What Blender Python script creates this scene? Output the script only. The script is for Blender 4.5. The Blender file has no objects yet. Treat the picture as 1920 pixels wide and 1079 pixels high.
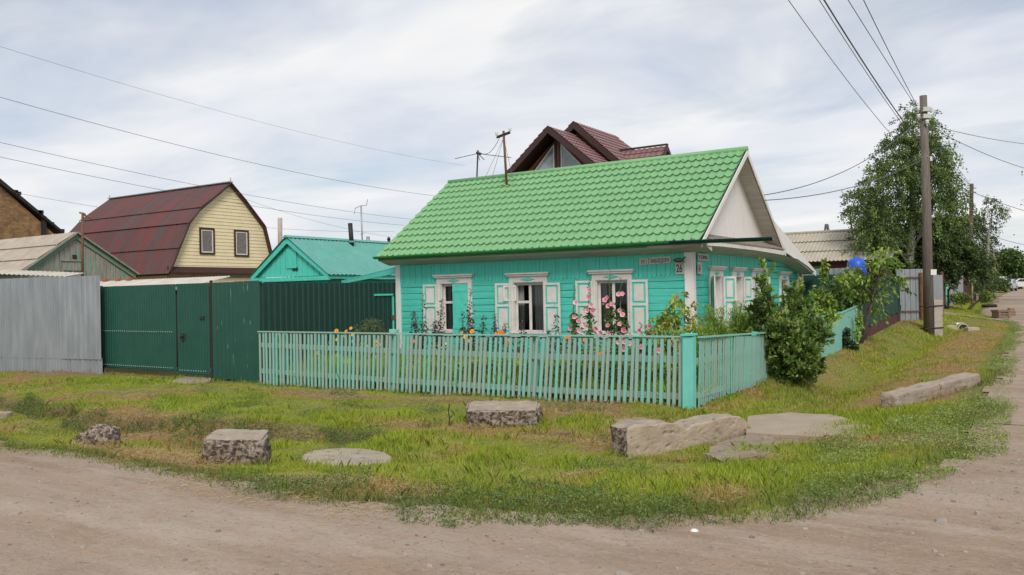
import bpy, bmesh, math, random
import numpy as np
from mathutils import Vector, Matrix, noise

random.seed(7); RNG = np.random.default_rng(11)
S = bpy.context.scene; COL = S.collection
rad = math.radians

# ------------------------------------------------------------------ camera
# world axes follow the corner house: x along its street front, y along its side street
FPX = 1536.0; PCX, PCY = 960.0, 539.5; EYE = 1.65
_r = Matrix.Rotation(rad(33), 3, 'Z') @ Matrix.Rotation(rad(90) + math.atan2(9.8, FPX), 3, 'X') @ Matrix.Rotation(rad(-1.1), 3, 'Z')
_d = Matrix.Rotation(rad(33), 3, 'Z') @ Vector((-3.9, -17.8, 0))
CAM = Vector((_d.x, _d.y, EYE))
FWD = Matrix.Rotation(rad(33), 3, 'Z') @ Vector((0, 1, 0))
cd = bpy.data.cameras.new('camera'); cam = bpy.data.objects.new('camera', cd); COL.objects.link(cam)
cd.sensor_width = 36; cd.lens = 28.8; cd.clip_start = 0.1; cd.clip_end = 5000
cam.matrix_world = Matrix.Translation(CAM) @ _r.to_4x4()
S.camera = cam

# ------------------------------------------------------------------ sky
SUN_EL, SUN_DIR = rad(43), Vector((0.46, -0.56, 0)).normalized()
w = bpy.data.worlds.new('World'); S.world = w; w.use_nodes = True
nt = w.node_tree; nt.nodes.clear(); N = nt.nodes.new; LK = nt.links.new
out = N('ShaderNodeOutputWorld'); mixs = N('ShaderNodeMixShader')
sky = N('ShaderNodeTexSky'); sky.sky_type = 'NISHITA'; sky.sun_disc = False
sky.sun_elevation = SUN_EL; sky.sun_rotation = math.atan2(SUN_DIR.x, SUN_DIR.y); sky.air_density = 1.0; sky.dust_density = 0.8
b1 = N('ShaderNodeBackground'); b1.inputs[1].default_value = 0.10
LK(sky.outputs[0], b1.inputs[0])
b2 = N('ShaderNodeBackground'); b2.inputs[1].default_value = 1.0
tc = N('ShaderNodeTexCoord'); sep = N('ShaderNodeSeparateXYZ'); LK(tc.outputs['Generated'], sep.inputs[0])
def math_(op, a, b=None, c=None):
    n = N('ShaderNodeMath'); n.operation = op
    for i, v in enumerate((a, b, c)):
        if v is None: continue
        if isinstance(v, (int, float)): n.inputs[i].default_value = v
        else: LK(v, n.inputs[i])
    return n.outputs[0]
zc = math_('MAXIMUM', sep.outputs[2], 0.0); zz = math_('ADD', zc, 0.16)
cx = N('ShaderNodeCombineXYZ'); LK(math_('DIVIDE', sep.outputs[0], zz), cx.inputs[0]); LK(math_('DIVIDE', sep.outputs[1], zz), cx.inputs[1])
mp = N('ShaderNodeMapping'); mp.inputs['Rotation'].default_value = (0, 0, rad(-20)); mp.inputs['Scale'].default_value = (0.7, 1.15, 1); mp.inputs['Location'].default_value = (3.3, 1.7, 0)
LK(cx.outputs[0], mp.inputs[0])
def wnoise(scale, detail, rough, dist):
    n = N('ShaderNodeTexNoise'); n.inputs['Scale'].default_value = scale; n.inputs['Detail'].default_value = detail
    n.inputs['Roughness'].default_value = rough; n.inputs['Distortion'].default_value = dist; LK(mp.outputs[0], n.inputs[0]); return n.outputs[0]
def wramp(fac, stops):
    r = N('ShaderNodeValToRGB'); el = r.color_ramp.elements
    while len(el) < len(stops): el.new(0.5)
    for e, (p, c) in zip(el, stops): e.position = p; e.color = (*c, 1)
    LK(fac, r.inputs[0]); return r.outputs[0]
cover = wramp(wnoise(1.15, 5, 0.55, 0.5), [(0.32, (.40,)*3), (0.56, (1,)*3)])
tone = wramp(wnoise(1.5, 5, 0.5, 0.4), [(0.27, (.63, .69, .79)), (0.43, (.75, .78, .845)), (0.57, (.84, .85, .875)), (0.74, (.93, .92, .91))])
LK(tone, b2.inputs[0]); LK(cover, mixs.inputs[0]); LK(b1.outputs[0], mixs.inputs[1]); LK(b2.outputs[0], mixs.inputs[2]); LK(mixs.outputs[0], out.inputs[0])

# ------------------------------------------------------------------ sun (thin overcast: weak and soft)
sl = bpy.data.lights.new('sun', 'SUN'); sl.energy = 2.3; sl.angle = rad(18); sl.color = (1, .95, .87)
so = bpy.data.objects.new('sun', sl); COL.objects.link(so)
sv = Vector((SUN_DIR.x * math.cos(SUN_EL), SUN_DIR.y * math.cos(SUN_EL), math.sin(SUN_EL)))
so.rotation_euler = sv.to_track_quat('Z', 'Y').to_euler(); so.location = (0, -30, 40)
vs = S.view_settings; vs.view_transform = 'Standard'; vs.look = 'None'; vs.exposure = 0.05; vs.gamma = 1; vs.use_curve_mapping = False

# ------------------------------------------------------------------ pixel -> point helpers
def ray(px, py): return _r @ Vector(((px - PCX) / FPX, -(py - PCY) / FPX, -1))
def at(px, py, Y):
    d = ray(px, py); return CAM + d * (Y / d.dot(FWD))
def on_y(px, py, y):
    d = ray(px, py); return CAM + d * ((y - CAM.y) / d.y)
def on_x(px, py, x):
    d = ray(px, py); return CAM + d * ((x - CAM.x) / d.x)

# ------------------------------------------------------------------ terrain functions
def vnoise(x, y, s=0):
    x = np.asarray(x, float); y = np.asarray(y, float)
    xi = np.floor(x); yi = np.floor(y); fx = x - xi; fy = y - yi
    fx = fx * fx * (3 - 2 * fx); fy = fy * fy * (3 - 2 * fy)
    def h(a, b):
        v = np.sin(a * 127.1 + b * 311.7 + s * 74.7) * 43758.5453; return v - np.floor(v)
    return (h(xi, yi) * (1 - fx) + h(xi + 1, yi) * fx) * (1 - fy) + (h(xi, yi + 1) * (1 - fx) + h(xi + 1, yi + 1) * fx) * fy
def fbm(x, y, s=0, o=4):
    t = 0; a = .5; f = 1.0
    for i in range(o): t = t + a * vnoise(np.asarray(x) * f, np.asarray(y) * f, s + i); a *= .5; f *= 2.03
    return t / (1 - .5 ** o)
def sm(a, b, x):
    t = np.clip((x - a) / (b - a), 0, 1); return t * t * (3 - 2 * t)
def edge_d(x, y):
    d1 = y + 12.4; d2 = np.interp(y, [-30, 19, 24, 31, 60], [5.9, 5.75, 4.9, 3.7, 3.2]) - x; h = np.clip(5 - np.abs(d1 - d2), 0, None) / 5
    return np.minimum(d1, d2) - h * h * 1.25 + .30 * (fbm(x * .9, y * .9, 3) - .5)
def road_z(y): return np.interp(y, [-30, 5, 40, 120, 400], [0, 0, .15, .85, 2.2])
def bank_y(x): return -8.75 - .28 * np.sin(x * .7) - .25 * (vnoise(x * 1.6, x * 0, 19) - .5)
def gz(x, y):
    x = np.asarray(x, float); y = np.asarray(y, float)
    d = edge_d(x, y); s = sm(0, 2.4, d)
    b = np.interp(y, [-12, -4.6, 0, 9, 17, 25, 120, 400], [-.27, -.25, -.17, 0, .26, .34, .9, 2.2]) - .10 * np.clip(-x / 10, 0, 1) * np.clip(1 - y / 10, 0, 1)
    z = road_z(y) * (1 - s) + b * s
    z = z - .46 * np.exp(-((x - 2.95 - .055 * np.clip(y - 8, 0, 14)) / .72) ** 2) * sm(-4.4, -1.5, y) * (1 - sm(21.6, 23.2, y))
    yb = bank_y(x); z = z - (.30 * (1 - sm(yb - .16, yb + .10, y)) * sm(-11.6, yb - .9, y)) * (1 - sm(-2.4, -.6, x)) * (.55 + .6 * vnoise(x * .9, y * 0 + 2, 17))
    return z + s * (.07 * (fbm(x * .8, y * .8, 9) - .5) + .05 * (vnoise(x * 3.1, y * 3.1, 5) - .5)) * (1 - sm(60, 90, y))
def gz1(x, y): return float(gz(x, y))
def hit(px, py):
    d = ray(px, py); t = 3.0
    for i in range(6000):
        p = CAM + d * t
        if p.z < gz1(p.x, p.y): break
        t += .05 if t < 60 else .3
    return CAM + d * t

# ------------------------------------------------------------------ mesh + object helpers
class MB:
    def __init__(s, T=None): s.v = []; s.f = []; s.m = []; s.T = T
    def add(s, vs, fs, mi=0):
        o = len(s.v); s.v += [tuple(s.T(*p)) if s.T else tuple(p) for p in vs]
        s.f += [tuple(i + o for i in f) for f in fs]; s.m += [mi] * len(fs); return s
    def box(s, x0, x1, y0, y1, z0, z1, mi=0):
        return s.add([(x, y, z) for x in (x0, x1) for y in (y0, y1) for z in (z0, z1)], [(0, 1, 3, 2), (4, 6, 7, 5), (0, 4, 5, 1), (2, 3, 7, 6), (0, 2, 6, 4), (1, 5, 7, 3)], mi)
    def beam(s, p, q, w, h, up=(0, 0, 1), mi=0):
        p = Vector(p); q = Vector(q); d = (q - p).normalized(); a = d.cross(Vector(up))
        a = a.normalized() if a.length > 1e-4 else Vector((1, 0, 0)); b = a.cross(d).normalized()
        a *= w / 2; b *= h / 2
        vs = [e + i * a + j * b for e in (p, q) for i, j in ((-1, -1), (1, -1), (1, 1), (-1, 1))]
        return s.add(vs, [(0, 1, 2, 3), (7, 6, 5, 4), (0, 4, 5, 1), (1, 5, 6, 2), (2, 6, 7, 3), (3, 7, 4, 0)], mi)
    def tube(s, pts, r, n=8, mi=0, cap=True):
        pts = [Vector(p) for p in pts]; rs = r if isinstance(r, (list, tuple)) else [r] * len(pts)
        vs = []; fs = []
        for i, p in enumerate(pts):
            d = (pts[min(i + 1, len(pts) - 1)] - pts[max(i - 1, 0)]).normalized()
            a = d.orthogonal().normalized() if abs(d.z) > .95 else d.cross(Vector((0, 0, 1))).normalized(); b = d.cross(a)
            vs += [p + rs[i] * (a * math.cos(2 * math.pi * k / n) + b * math.sin(2 * math.pi * k / n)) for k in range(n)]
        for i in range(len(pts) - 1):
            for k in range(n): fs.append((i * n + k, i * n + (k + 1) % n, (i + 1) * n + (k + 1) % n, (i + 1) * n + k))
        if cap: fs += [tuple(range(n))[::-1], tuple(range((len(pts) - 1) * n, len(pts) * n))]
        return s.add(vs, fs, mi)
    def prism(s, pts, vec, mi=0):
        n = len(pts); v = Vector(vec); P = [Vector(p) for p in pts]
        return s.add(P + [p + v for p in P], [tuple(range(n)), tuple(range(n, 2 * n))[::-1]] + [(i, i + n, (i + 1) % n + n, (i + 1) % n) for i in range(n)], mi)
    def grid(s, rows, mi=0):
        n = len(rows[0]); vs = [p for r in rows for p in r]
        return s.add(vs, [(i * n + j, i * n + j + 1, (i + 1) * n + j + 1, (i + 1) * n + j) for i in range(len(rows) - 1) for j in range(n - 1)], mi)
    def lathe(s, prof, c, n=16, mi=0):
        c = Vector(c); vs = [c + Vector((r * math.cos(2 * math.pi * k / n), r * math.sin(2 * math.pi * k / n), z)) for r, z in prof for k in range(n)]
        return s.add(vs, [(i * n + k, i * n + (k + 1) % n, (i + 1) * n + (k + 1) % n, (i + 1) * n + k) for i in range(len(prof) - 1) for k in range(n)], mi)
def put(o, parent=None):
    COL.objects.link(o)
    if parent is not None: o.parent = parent
    return o
def org(parent):
    p = Vector((0, 0, 0))
    while parent is not None: p = p + parent.location; parent = parent.parent
    return p
def build(name, mb, mats, parent=None, base=None, smooth=False, bevel=0, recalc=True, label=None):
    """one mesh object; vertices are given in world space, origin at base"""
    b = org(parent) if parent is not None else Vector(base if base is not None else (0, 0, 0))
    me = bpy.data.meshes.new(name); me.from_pydata([(x - b.x, y - b.y, z - b.z) for x, y, z in mb.v], [], mb.f)
    for m in (mats if isinstance(mats, (list, tuple)) else [mats]): me.materials.append(m)
    if len(me.materials) > 1: me.polygons.foreach_set('material_index', mb.m)
    if recalc:
        bm = bmesh.new(); bm.from_mesh(me); bmesh.ops.recalc_face_normals(bm, faces=bm.faces); bm.to_mesh(me); bm.free()
    if smooth: me.polygons.foreach_set('use_smooth', [True] * len(me.polygons))
    o = bpy.data.objects.new(name, me)
    if parent is None: o.location = b
    put(o, parent)
    if label: o['label'] = label
    if bevel:
        bv = o.modifiers.new('bevel', 'BEVEL'); bv.width = bevel; bv.segments = 2; bv.limit_method = 'ANGLE'
    return o
def tag(o, label, cat, group=None, kind=None):
    if label: o['label'] = label
    if cat: o['category'] = cat
    if group: o['group'] = group
    if kind: o['kind'] = kind
    return o
def thing(name, label, cat, base, group=None):
    o = bpy.data.objects.new(name, None); o.location = base; o.empty_display_size = .3; put(o)
    return tag(o, label, cat, group)
def copy_tree(src, label=None):
    r = src.copy(); COL.objects.link(r)
    for ch in src.children:
        c = ch.copy(); COL.objects.link(c); c.parent = r
        for g in ch.children:
            k = g.copy(); COL.objects.link(k); k.parent = c
    if label: r['label'] = label
    return r

# ------------------------------------------------------------------ materials
def M(name, c1, c2=None, scale=4, lo=.35, hi=.65, rough=.75, bump=0, bscale=40, stretch=(1, 1, 1), c3=None, s3=6, t3=.62, st3=None, w3=.05, metal=0, bst=None, spec=.4):
    m = bpy.data.materials.new(name); m.use_nodes = True; t = m.node_tree; bs = t.nodes['Principled BSDF']
    bs.inputs['Roughness'].default_value = rough; bs.inputs['Metallic'].default_value = metal
    bs.inputs['Specular IOR Level'].default_value = spec; bs.inputs['Base Color'].default_value = (*c1, 1)
    tcn = t.nodes.new('ShaderNodeTexCoord')
    def nz(sc, st, det=6):
        mpn = t.nodes.new('ShaderNodeMapping'); mpn.inputs['Scale'].default_value = st; t.links.new(tcn.outputs['Object'], mpn.inputs[0])
        n = t.nodes.new('ShaderNodeTexNoise'); n.inputs['Scale'].default_value = sc; n.inputs['Detail'].default_value = det; n.inputs['Roughness'].default_value = .62
        t.links.new(mpn.outputs[0], n.inputs[0]); return n.outputs[0]
    colr = None
    if c2 is not None:
        r = t.nodes.new('ShaderNodeValToRGB'); e = r.color_ramp.elements
        e[0].position = lo; e[1].position = hi; e[0].color = (*c1, 1); e[1].color = (*c2, 1)
        t.links.new(nz(scale, stretch), r.inputs[0]); colr = r.outputs[0]
    if c3 is not None:
        r = t.nodes.new('ShaderNodeValToRGB'); e = r.color_ramp.elements
        e[0].position = t3; e[1].position = min(t3 + w3, 1); e[0].color = (0, 0, 0, 1); e[1].color = (1, 1, 1, 1)
        t.links.new(nz(s3, st3 or stretch, 8), r.inputs[0])
        mx = t.nodes.new('ShaderNodeMix'); mx.data_type = 'RGBA'; mx.inputs[7].default_value = (*c3, 1); mx.inputs[6].default_value = (*c1, 1)
        t.links.new(r.outputs[0], mx.inputs[0])
        if colr: t.links.new(colr, mx.inputs[6])
        colr = mx.outputs[2]
    if colr: t.links.new(colr, bs.inputs['Base Color'])
    if bump:
        bn = t.nodes.new('ShaderNodeBump'); bn.inputs['Strength'].default_value = bump; bn.inputs['Distance'].default_value = .02
        t.links.new(nz(bscale, bst or stretch, 8), bn.inputs['Height']); t.links.new(bn.outputs[0], bs.inputs['Normal'])
    return m
def leaf_mat(name, trans=.3, rough=.55):
    m = bpy.data.materials.new(name); m.use_nodes = True; t = m.node_tree; bs = t.nodes['Principled BSDF']; o = t.nodes['Material Output']
    a = t.nodes.new('ShaderNodeAttribute'); a.attribute_name = 'Col'
    bs.inputs['Roughness'].default_value = rough; bs.inputs['Specular IOR Level'].default_value = .45
    tr = t.nodes.new('ShaderNodeBsdfTranslucent'); mx = t.nodes.new('ShaderNodeMixShader'); mx.inputs[0].default_value = trans
    t.links.new(a.outputs[0], bs.inputs['Base Color']); t.links.new(a.outputs[0], tr.inputs[0])
    t.links.new(bs.outputs[0], mx.inputs[1]); t.links.new(tr.outputs[0], mx.inputs[2]); t.links.new(mx.outputs[0], o.inputs[0]); return m
def glass_mat(name, tint=(.75, .78, .78)):
    m = bpy.data.materials.new(name); m.use_nodes = True; t = m.node_tree; t.nodes.clear()
    o = t.nodes.new('ShaderNodeOutputMaterial'); mx = t.nodes.new('ShaderNodeMixShader'); tr = t.nodes.new('ShaderNodeBsdfTransparent'); g = t.nodes.new('ShaderNodeBsdfGlossy'); fr = t.nodes.new('ShaderNodeFresnel')
    tr.inputs[0].default_value = (*tint, 1); g.inputs['Roughness'].default_value = .03; fr.inputs[0].default_value = 1.5
    t.links.new(fr.outputs[0], mx.inputs[0]); t.links.new(tr.outputs[0], mx.inputs[1]); t.links.new(g.outputs[0], mx.inputs[2]); t.links.new(mx.outputs[0], o.inputs[0]); return m

TURQ = (.10, .60, .49)
m_log = M('turquoise_planks', TURQ, (.07, .51, .42), 3, stretch=(.6, .6, 5), rough=.6, bump=.35, bscale=20, bst=(.6, .6, 6), c3=(.02, .26, .21), s3=5, t3=.66, st3=(.8, .8, 9))
m_frz = M('turquoise_boards', (.07, .53, .42), (.095, .60, .485), 3, stretch=(5, 5, .6), rough=.6, bump=.35, bscale=20, bst=(6, 6, .5), c3=(.02, .24, .19), s3=5, t3=.67, st3=(8, 8, .8))
m_trq = M('turquoise_paint', (.10, .60, .48), (.075, .52, .42), 6, rough=.5, bump=.1)
m_wht = M('white_paint', (.72, .69, .66), (.62, .58, .54), 5, rough=.6, bump=.15, bscale=25, c3=(.36, .32, .28), s3=7, t3=.66, st3=(2, 2, 2))
m_wht2 = M('white_boards', (.80, .77, .74), (.70, .67, .64), 4, stretch=(6, 6, .6), rough=.65, bump=.25, bst=(9, 9, .5), bscale=12, c3=(.42, .37, .32), s3=4, t3=.68, st3=(6, 6, .5))
m_sof = M('soffit_boards', (.60, .57, .52), (.46, .43, .38), 3, stretch=(.5, .5, 8), rough=.7, bump=.3, bscale=10, bst=(.3, 6, 6))
m_grn = M('green_metal_tile', (.17, .375, .165), (.195, .41, .185), 2, rough=.5, bump=.04, bscale=4, c3=(.135, .34, .145), s3=1.2, t3=.6, w3=.2)
m_grg = M('green_gutter', (.03, .20, .05), (.05, .27, .07), 3, rough=.4)
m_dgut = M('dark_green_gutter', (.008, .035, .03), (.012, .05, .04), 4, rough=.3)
m_oldroof = M('weathered_pent_roof', (.30, .24, .20), (.16, .12, .10), 8, rough=.9, bump=.3)
m_dark = M('dark_room', (.03, .027, .025), rough=.9)
m_glass = glass_mat('window_glass')
m_curt = M('lace_curtain', (.46, .44, .42), (.27, .255, .245), 9, stretch=(4, 4, .4), rough=.9)
m_pik = M('picket_paint', (.25, .45, .38), (.31, .40, .34), 3, stretch=(3, 3, .8), rough=.65, bump=.35, bscale=20, bst=(6, 6, .6), c3=(.33, .31, .27), s3=6, t3=.62, st3=(5, 5, 1.0), w3=.08)
m_pik2 = M('picket_paint_fresh', (.20, .51, .43), (.24, .47, .40), 3, stretch=(3, 3, .8), rough=.6, bump=.3, bscale=20, bst=(6, 6, .6), c3=(.24, .27, .22), s3=6, t3=.64, st3=(4, 4, .8))
m_post = M('post_paint', (.19, .60, .51), (.14, .54, .45), 3, stretch=(2, 2, .7), rough=.6, bump=.3, bscale=20, bst=(6, 6, .6), c3=(.12, .16, .13), s3=12, t3=.68, st3=(4, 4, 1.2))
m_gate = M('green_profiled_steel', (.010, .070, .050), (.014, .086, .061), 2, rough=.42, c3=(.02, .13, .09), s3=3, t3=.66, st3=(8, 8, .7))
m_gatep = M('peeling_green_steel', (.010, .068, .050), (.014, .082, .058), 2, rough=.45, c3=(.30, .36, .32), s3=5.5, t3=.665, st3=(5, 5, .45), w3=.03)
m_ret = M('dark_green_steel', (.010, .040, .031), (.012, .048, .037), 3, rough=.5)  # a darker green than the gate sheets
m_rivet = M('bright_rivets', (.5, .55, .52), rough=.4)
m_galv = M('galvanised_sheet', (.26, .285, .305), (.34, .365, .385), 1.5, stretch=(3, 3, .6), rough=.42, metal=.35, c3=(.25, .27, .29), s3=2, t3=.62, st3=(6, 6, .4), w3=.15)
m_rust = M('rusty_steel', (.20, .09, .04), (.11, .05, .03), 9, rough=.85, bump=.3)
m_black = M('black_steel', (.015, .014, .013), (.03, .026, .022), 8, rough=.6)
m_conc = M('weathered_concrete', (.39, .32, .25), (.28, .23, .18), 5, rough=.95, bump=.7, bscale=28, c3=(.12, .10, .08), s3=12, t3=.60, w3=.08)
m_pebb = M('pebbly_concrete', (.30, .235, .18), (.065, .05, .04), 20, lo=.42, hi=.56, rough=.95, bump=1.0, bscale=26, c3=(.46, .39, .33), s3=34, t3=.60, w3=.03)
m_slabc = M('smooth_concrete', (.42, .335, .25), (.33, .265, .20), 4, rough=.95, bump=.6, bscale=40, c3=(.11, .09, .07), s3=17, t3=.63, w3=.03)
m_brick = M('orange_brick', (.42, .13, .06), (.32, .10, .05), 8, rough=.9, bump=.4)
m_ywood = M('yellow_siding', (.78, .68, .44), (.72, .62, .40), 2, rough=.6)
m_brn = M('brown_trim', (.055, .025, .022), (.04, .018, .016), 5, rough=.5)
m_redroof = M('streaked_red_roof', (.095, .048, .045), (.16, .037, .038), 3.2, lo=.46, hi=.60, stretch=(.55, .07, .07), rough=.7, c3=(.085, .062, .057), s3=3, t3=.50, st3=(.9, .08, .08), w3=.10)
m_grey = M('grey_weathered_boards', (.36, .33, .29), (.20, .18, .155), 4, stretch=(5, 5, .4), rough=.9, bump=.3, bst=(8, 8, .5), bscale=14, c3=(.08, .34, .22), s3=3.2, t3=.54, st3=(4, 4, .45), w3=.08)
m_slate = M('asbestos_slate', (.44, .38, .31), (.34, .29, .24), 2, rough=.95, c3=(.24, .20, .16), s3=2.4, t3=.64, w3=.12)
m_slatew = M('pale_slate', (.58, .54, .47), (.46, .42, .36), 2.5, rough=.95, c3=(.30, .26, .2), s3=4, t3=.64, w3=.1)
m_clay = M('straw_clay_wall', (.34, .205, .095), (.15, .09, .05), 3.5, stretch=(1, 1, 1.6), rough=1, bump=.8, bscale=14, c3=(.10, .075, .05), s3=5, t3=.57, w3=.12)
m_otrq = M('outbuilding_roof', (.10, .33, .28), (.12, .37, .31), 2, rough=.4)
m_chal = M('brown_tile_roof', (.19, .10, .095), (.23, .125, .115), 2, rough=.35, bump=.05)
m_wood = M('varnished_wood', (.30, .115, .04), (.20, .07, .025), 3, stretch=(1, 1, 6), rough=.5, bump=.2)
m_pole = M('weathered_pole', (.11, .09, .078), (.20, .165, .14), 4, stretch=(6, 6, .4), rough=.95, bump=.6, bst=(9, 9, .4), bscale=14)
m_stub = M('pole_stub_concrete', (.46, .40, .33), (.36, .31, .25), 6, rough=.95, bump=.3)
m_wire = M('cable_black', (.13, .13, .14), rough=.6)
m_porc = M('porcelain', (.7, .7, .68), rough=.2)
m_bark = M('bark', (.07, .05, .04), (.13, .10, .08), 8, stretch=(3, 3, .8), rough=.95, bump=.6)
m_birch = M('birch_bark', (.45, .42, .38), (.30, .28, .25), 5, rough=.8, c3=(.03, .025, .02), s3=5, t3=.56, st3=(1, 1, 4))
m_stem = M('green_stem', (.10, .16, .05), (.07, .11, .04), 6, rough=.7)
m_pstem = M('purple_stem', (.05, .03, .035), (.07, .045, .04), 6, rough=.7)
m_leaf = leaf_mat('leaf', .28); m_grass = leaf_mat('grass_blade', .30, .6); m_petal = leaf_mat('petal', .25, .7)
m_net = M('green_shade_net', (.012, .055, .042), (.016, .068, .05), 6, rough=.85, stretch=(6, 6, .6))
m_sign = M('sign_enamel', (.52, .53, .48), (.46, .47, .42), 6, rough=.4)
m_ink = M('sign_lettering', (.05, .045, .045), rough=.5)
m_ply = M('gas_pipe_yellow', (.40, .24, .03), (.3, .17, .03), 6, rough=.6)
m_blue = M('blue_plastic', (.02, .10, .55), (.025, .13, .62), 3, rough=.35)
m_rub = M('tyre_rubber', (.018, .018, .018), rough=.85)
m_paper = M('paper', (.72, .70, .66), rough=.8)
m_brickw = M('dark_red_wall', (.10, .045, .035), (.07, .03, .025), 5, rough=.9)

# ------------------------------------------------------------------ ground
def gcolor(x, y, k):
    """colour of turf by place; k in 0..1 is a per-blade random"""
    n1 = fbm(x * .55, y * .55, 21); n2 = fbm(x * 1.7, y * 1.7, 31); n3 = fbm(x * .25 + 5, y * .25, 41)
    d = edge_d(x, y)
    green = np.stack([.18 + .22 * n2 + .15 * k, .28 + .20 * n2 + .14 * k, .022 + .04 * k], -1)
    dry = np.stack([.40 + .26 * k, .25 + .19 * k, .08 + .11 * k], -1)
    dk = np.stack([.12 + .05 * k, .18 + .06 * k, .030 + .02 * k], -1)
    f = sm(.48, .62, n1 * .6 + n2 * .4 + .14 * (k - .5))
    f = np.maximum(f, .9 * np.exp(-((y + 7.75) / .35) ** 2) * sm(-3, -1.2, x) * (1 - sm(1.6, 2.6, x)) * sm(.35, .55, n2 + .2))
    f = np.maximum(f, .9 * np.exp(-((y + 5.35 + .15 * np.sin(x)) / .28) ** 2) * sm(-8.6, -7.5, x) * (1 - sm(.5, 1.5, x)))
    f = np.maximum(f, .95 * sm(3.5, 4.2, x) * (1 - sm(5.1, 5.6, x)) * sm(-5, -3, y) * sm(.24, .46, n2) * (1 - sm(10, 26, y)))
    f = np.maximum(f, .75 * np.exp(-((x - 2.0) / .5) ** 2) * sm(-5.2, -4, y) * sm(.40, .6, n2))
    br = np.exp(-((x - 3.0) / .8) ** 2) * sm(-2, 0, y)
    f = np.maximum(f * (1 - .8 * br), .8 * (k > .88))
    c = green * (1 - f[..., None]) + dry * f[..., None]
    g = .8 * (1 - sm(.10, .6, d)) * sm(0.35, .55, n2 + .1)
    c = c * (1 - g[..., None]) + dk * g[..., None]
    bk_ = .8 * np.exp(-((y - bank_y(x) + .05) / .16) ** 2) * (1 - sm(-2.0, -.8, x)) * sm(.3, .5, vnoise(x * 1.3, y * 1.3, 23)); soil = np.stack([.11 + .06 * k, .085 + .05 * k, .035 + .02 * k], -1)
    return c * (1 - bk_[..., None]) + soil * bk_[..., None]
def grid_mesh(name, xs, ys, zf, mats, keep=None, colf=None):
    X, Y = np.meshgrid(xs, ys); Z = zf(X, Y); nx, ny = len(xs), len(ys)
    idx = np.arange(nx * ny).reshape(ny, nx)
    q = np.stack([idx[:-1, :-1], idx[:-1, 1:], idx[1:, 1:], idx[1:, :-1]], -1).reshape(-1, 4)
    if keep is not None:
        cxm = (X[:-1, :-1] + X[1:, 1:]) / 2; cym = (Y[:-1, :-1] + Y[1:, 1:]) / 2; q = q[keep(cxm, cym).ravel()]
    me = bpy.data.meshes.new(name); v = np.stack([X, Y, Z], -1).reshape(-1, 3)
    raw_mesh(me, v, q)
    if colf is not None: set_col(me, colf(X.ravel(), Y.ravel()))
    me.polygons.foreach_set('use_smooth', np.ones(len(q), bool))
    for m in mats: me.materials.append(m)
    return put(bpy.data.objects.new(name, me))
def raw_mesh(me, v, q):
    n = q.shape[1]; me.vertices.add(len(v)); me.vertices.foreach_set('co', np.ascontiguousarray(v, np.float32).ravel())
    me.loops.add(q.size); me.loops.foreach_set('vertex_index', np.ascontiguousarray(q, np.int32).ravel())
    me.polygons.add(len(q)); me.polygons.foreach_set('loop_start', np.arange(0, q.size, n, dtype=np.int32))
    me.update(calc_edges=True); me.validate()
def set_col(me, c):
    a = me.color_attributes.new('Col', 'FLOAT_COLOR', 'POINT'); c4 = np.ones((len(c), 4), np.float32); c4[:, :3] = c; a.data.foreach_set('color', c4.ravel())

def soil_mat():
    m = M('turf_soil', (.2, .2, .05), rough=1, bump=.8, bscale=30); t = m.node_tree; bs = t.nodes['Principled BSDF']
    a = t.nodes.new('ShaderNodeAttribute'); a.attribute_name = 'Col'
    n = t.nodes.new('ShaderNodeTexNoise'); n.inputs['Scale'].default_value = 25; n.inputs['Detail'].default_value = 8
    tcn = t.nodes.new('ShaderNodeTexCoord'); t.links.new(tcn.outputs['Object'], n.inputs[0])
    r = t.nodes.new('ShaderNodeValToRGB'); e = r.color_ramp.elements; e[0].position = .38; e[1].position = .62; e[0].color = (.04, .032, .016, 1); e[1].color = (.22, .155, .075, 1)  # soil browns, darkened to put the shade between blades into the colour
    t.links.new(n.outputs[0], r.inputs[0]); mx = t.nodes.new('ShaderNodeMix'); mx.data_type = 'RGBA'; mx.inputs[0].default_value = .5
    t.links.new(r.outputs[0], mx.inputs[6]); t.links.new(a.outputs[0], mx.inputs[7]); mx.inputs[0].default_value = .30; t.links.new(mx.outputs[2], bs.inputs['Base Color']); return m
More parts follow.
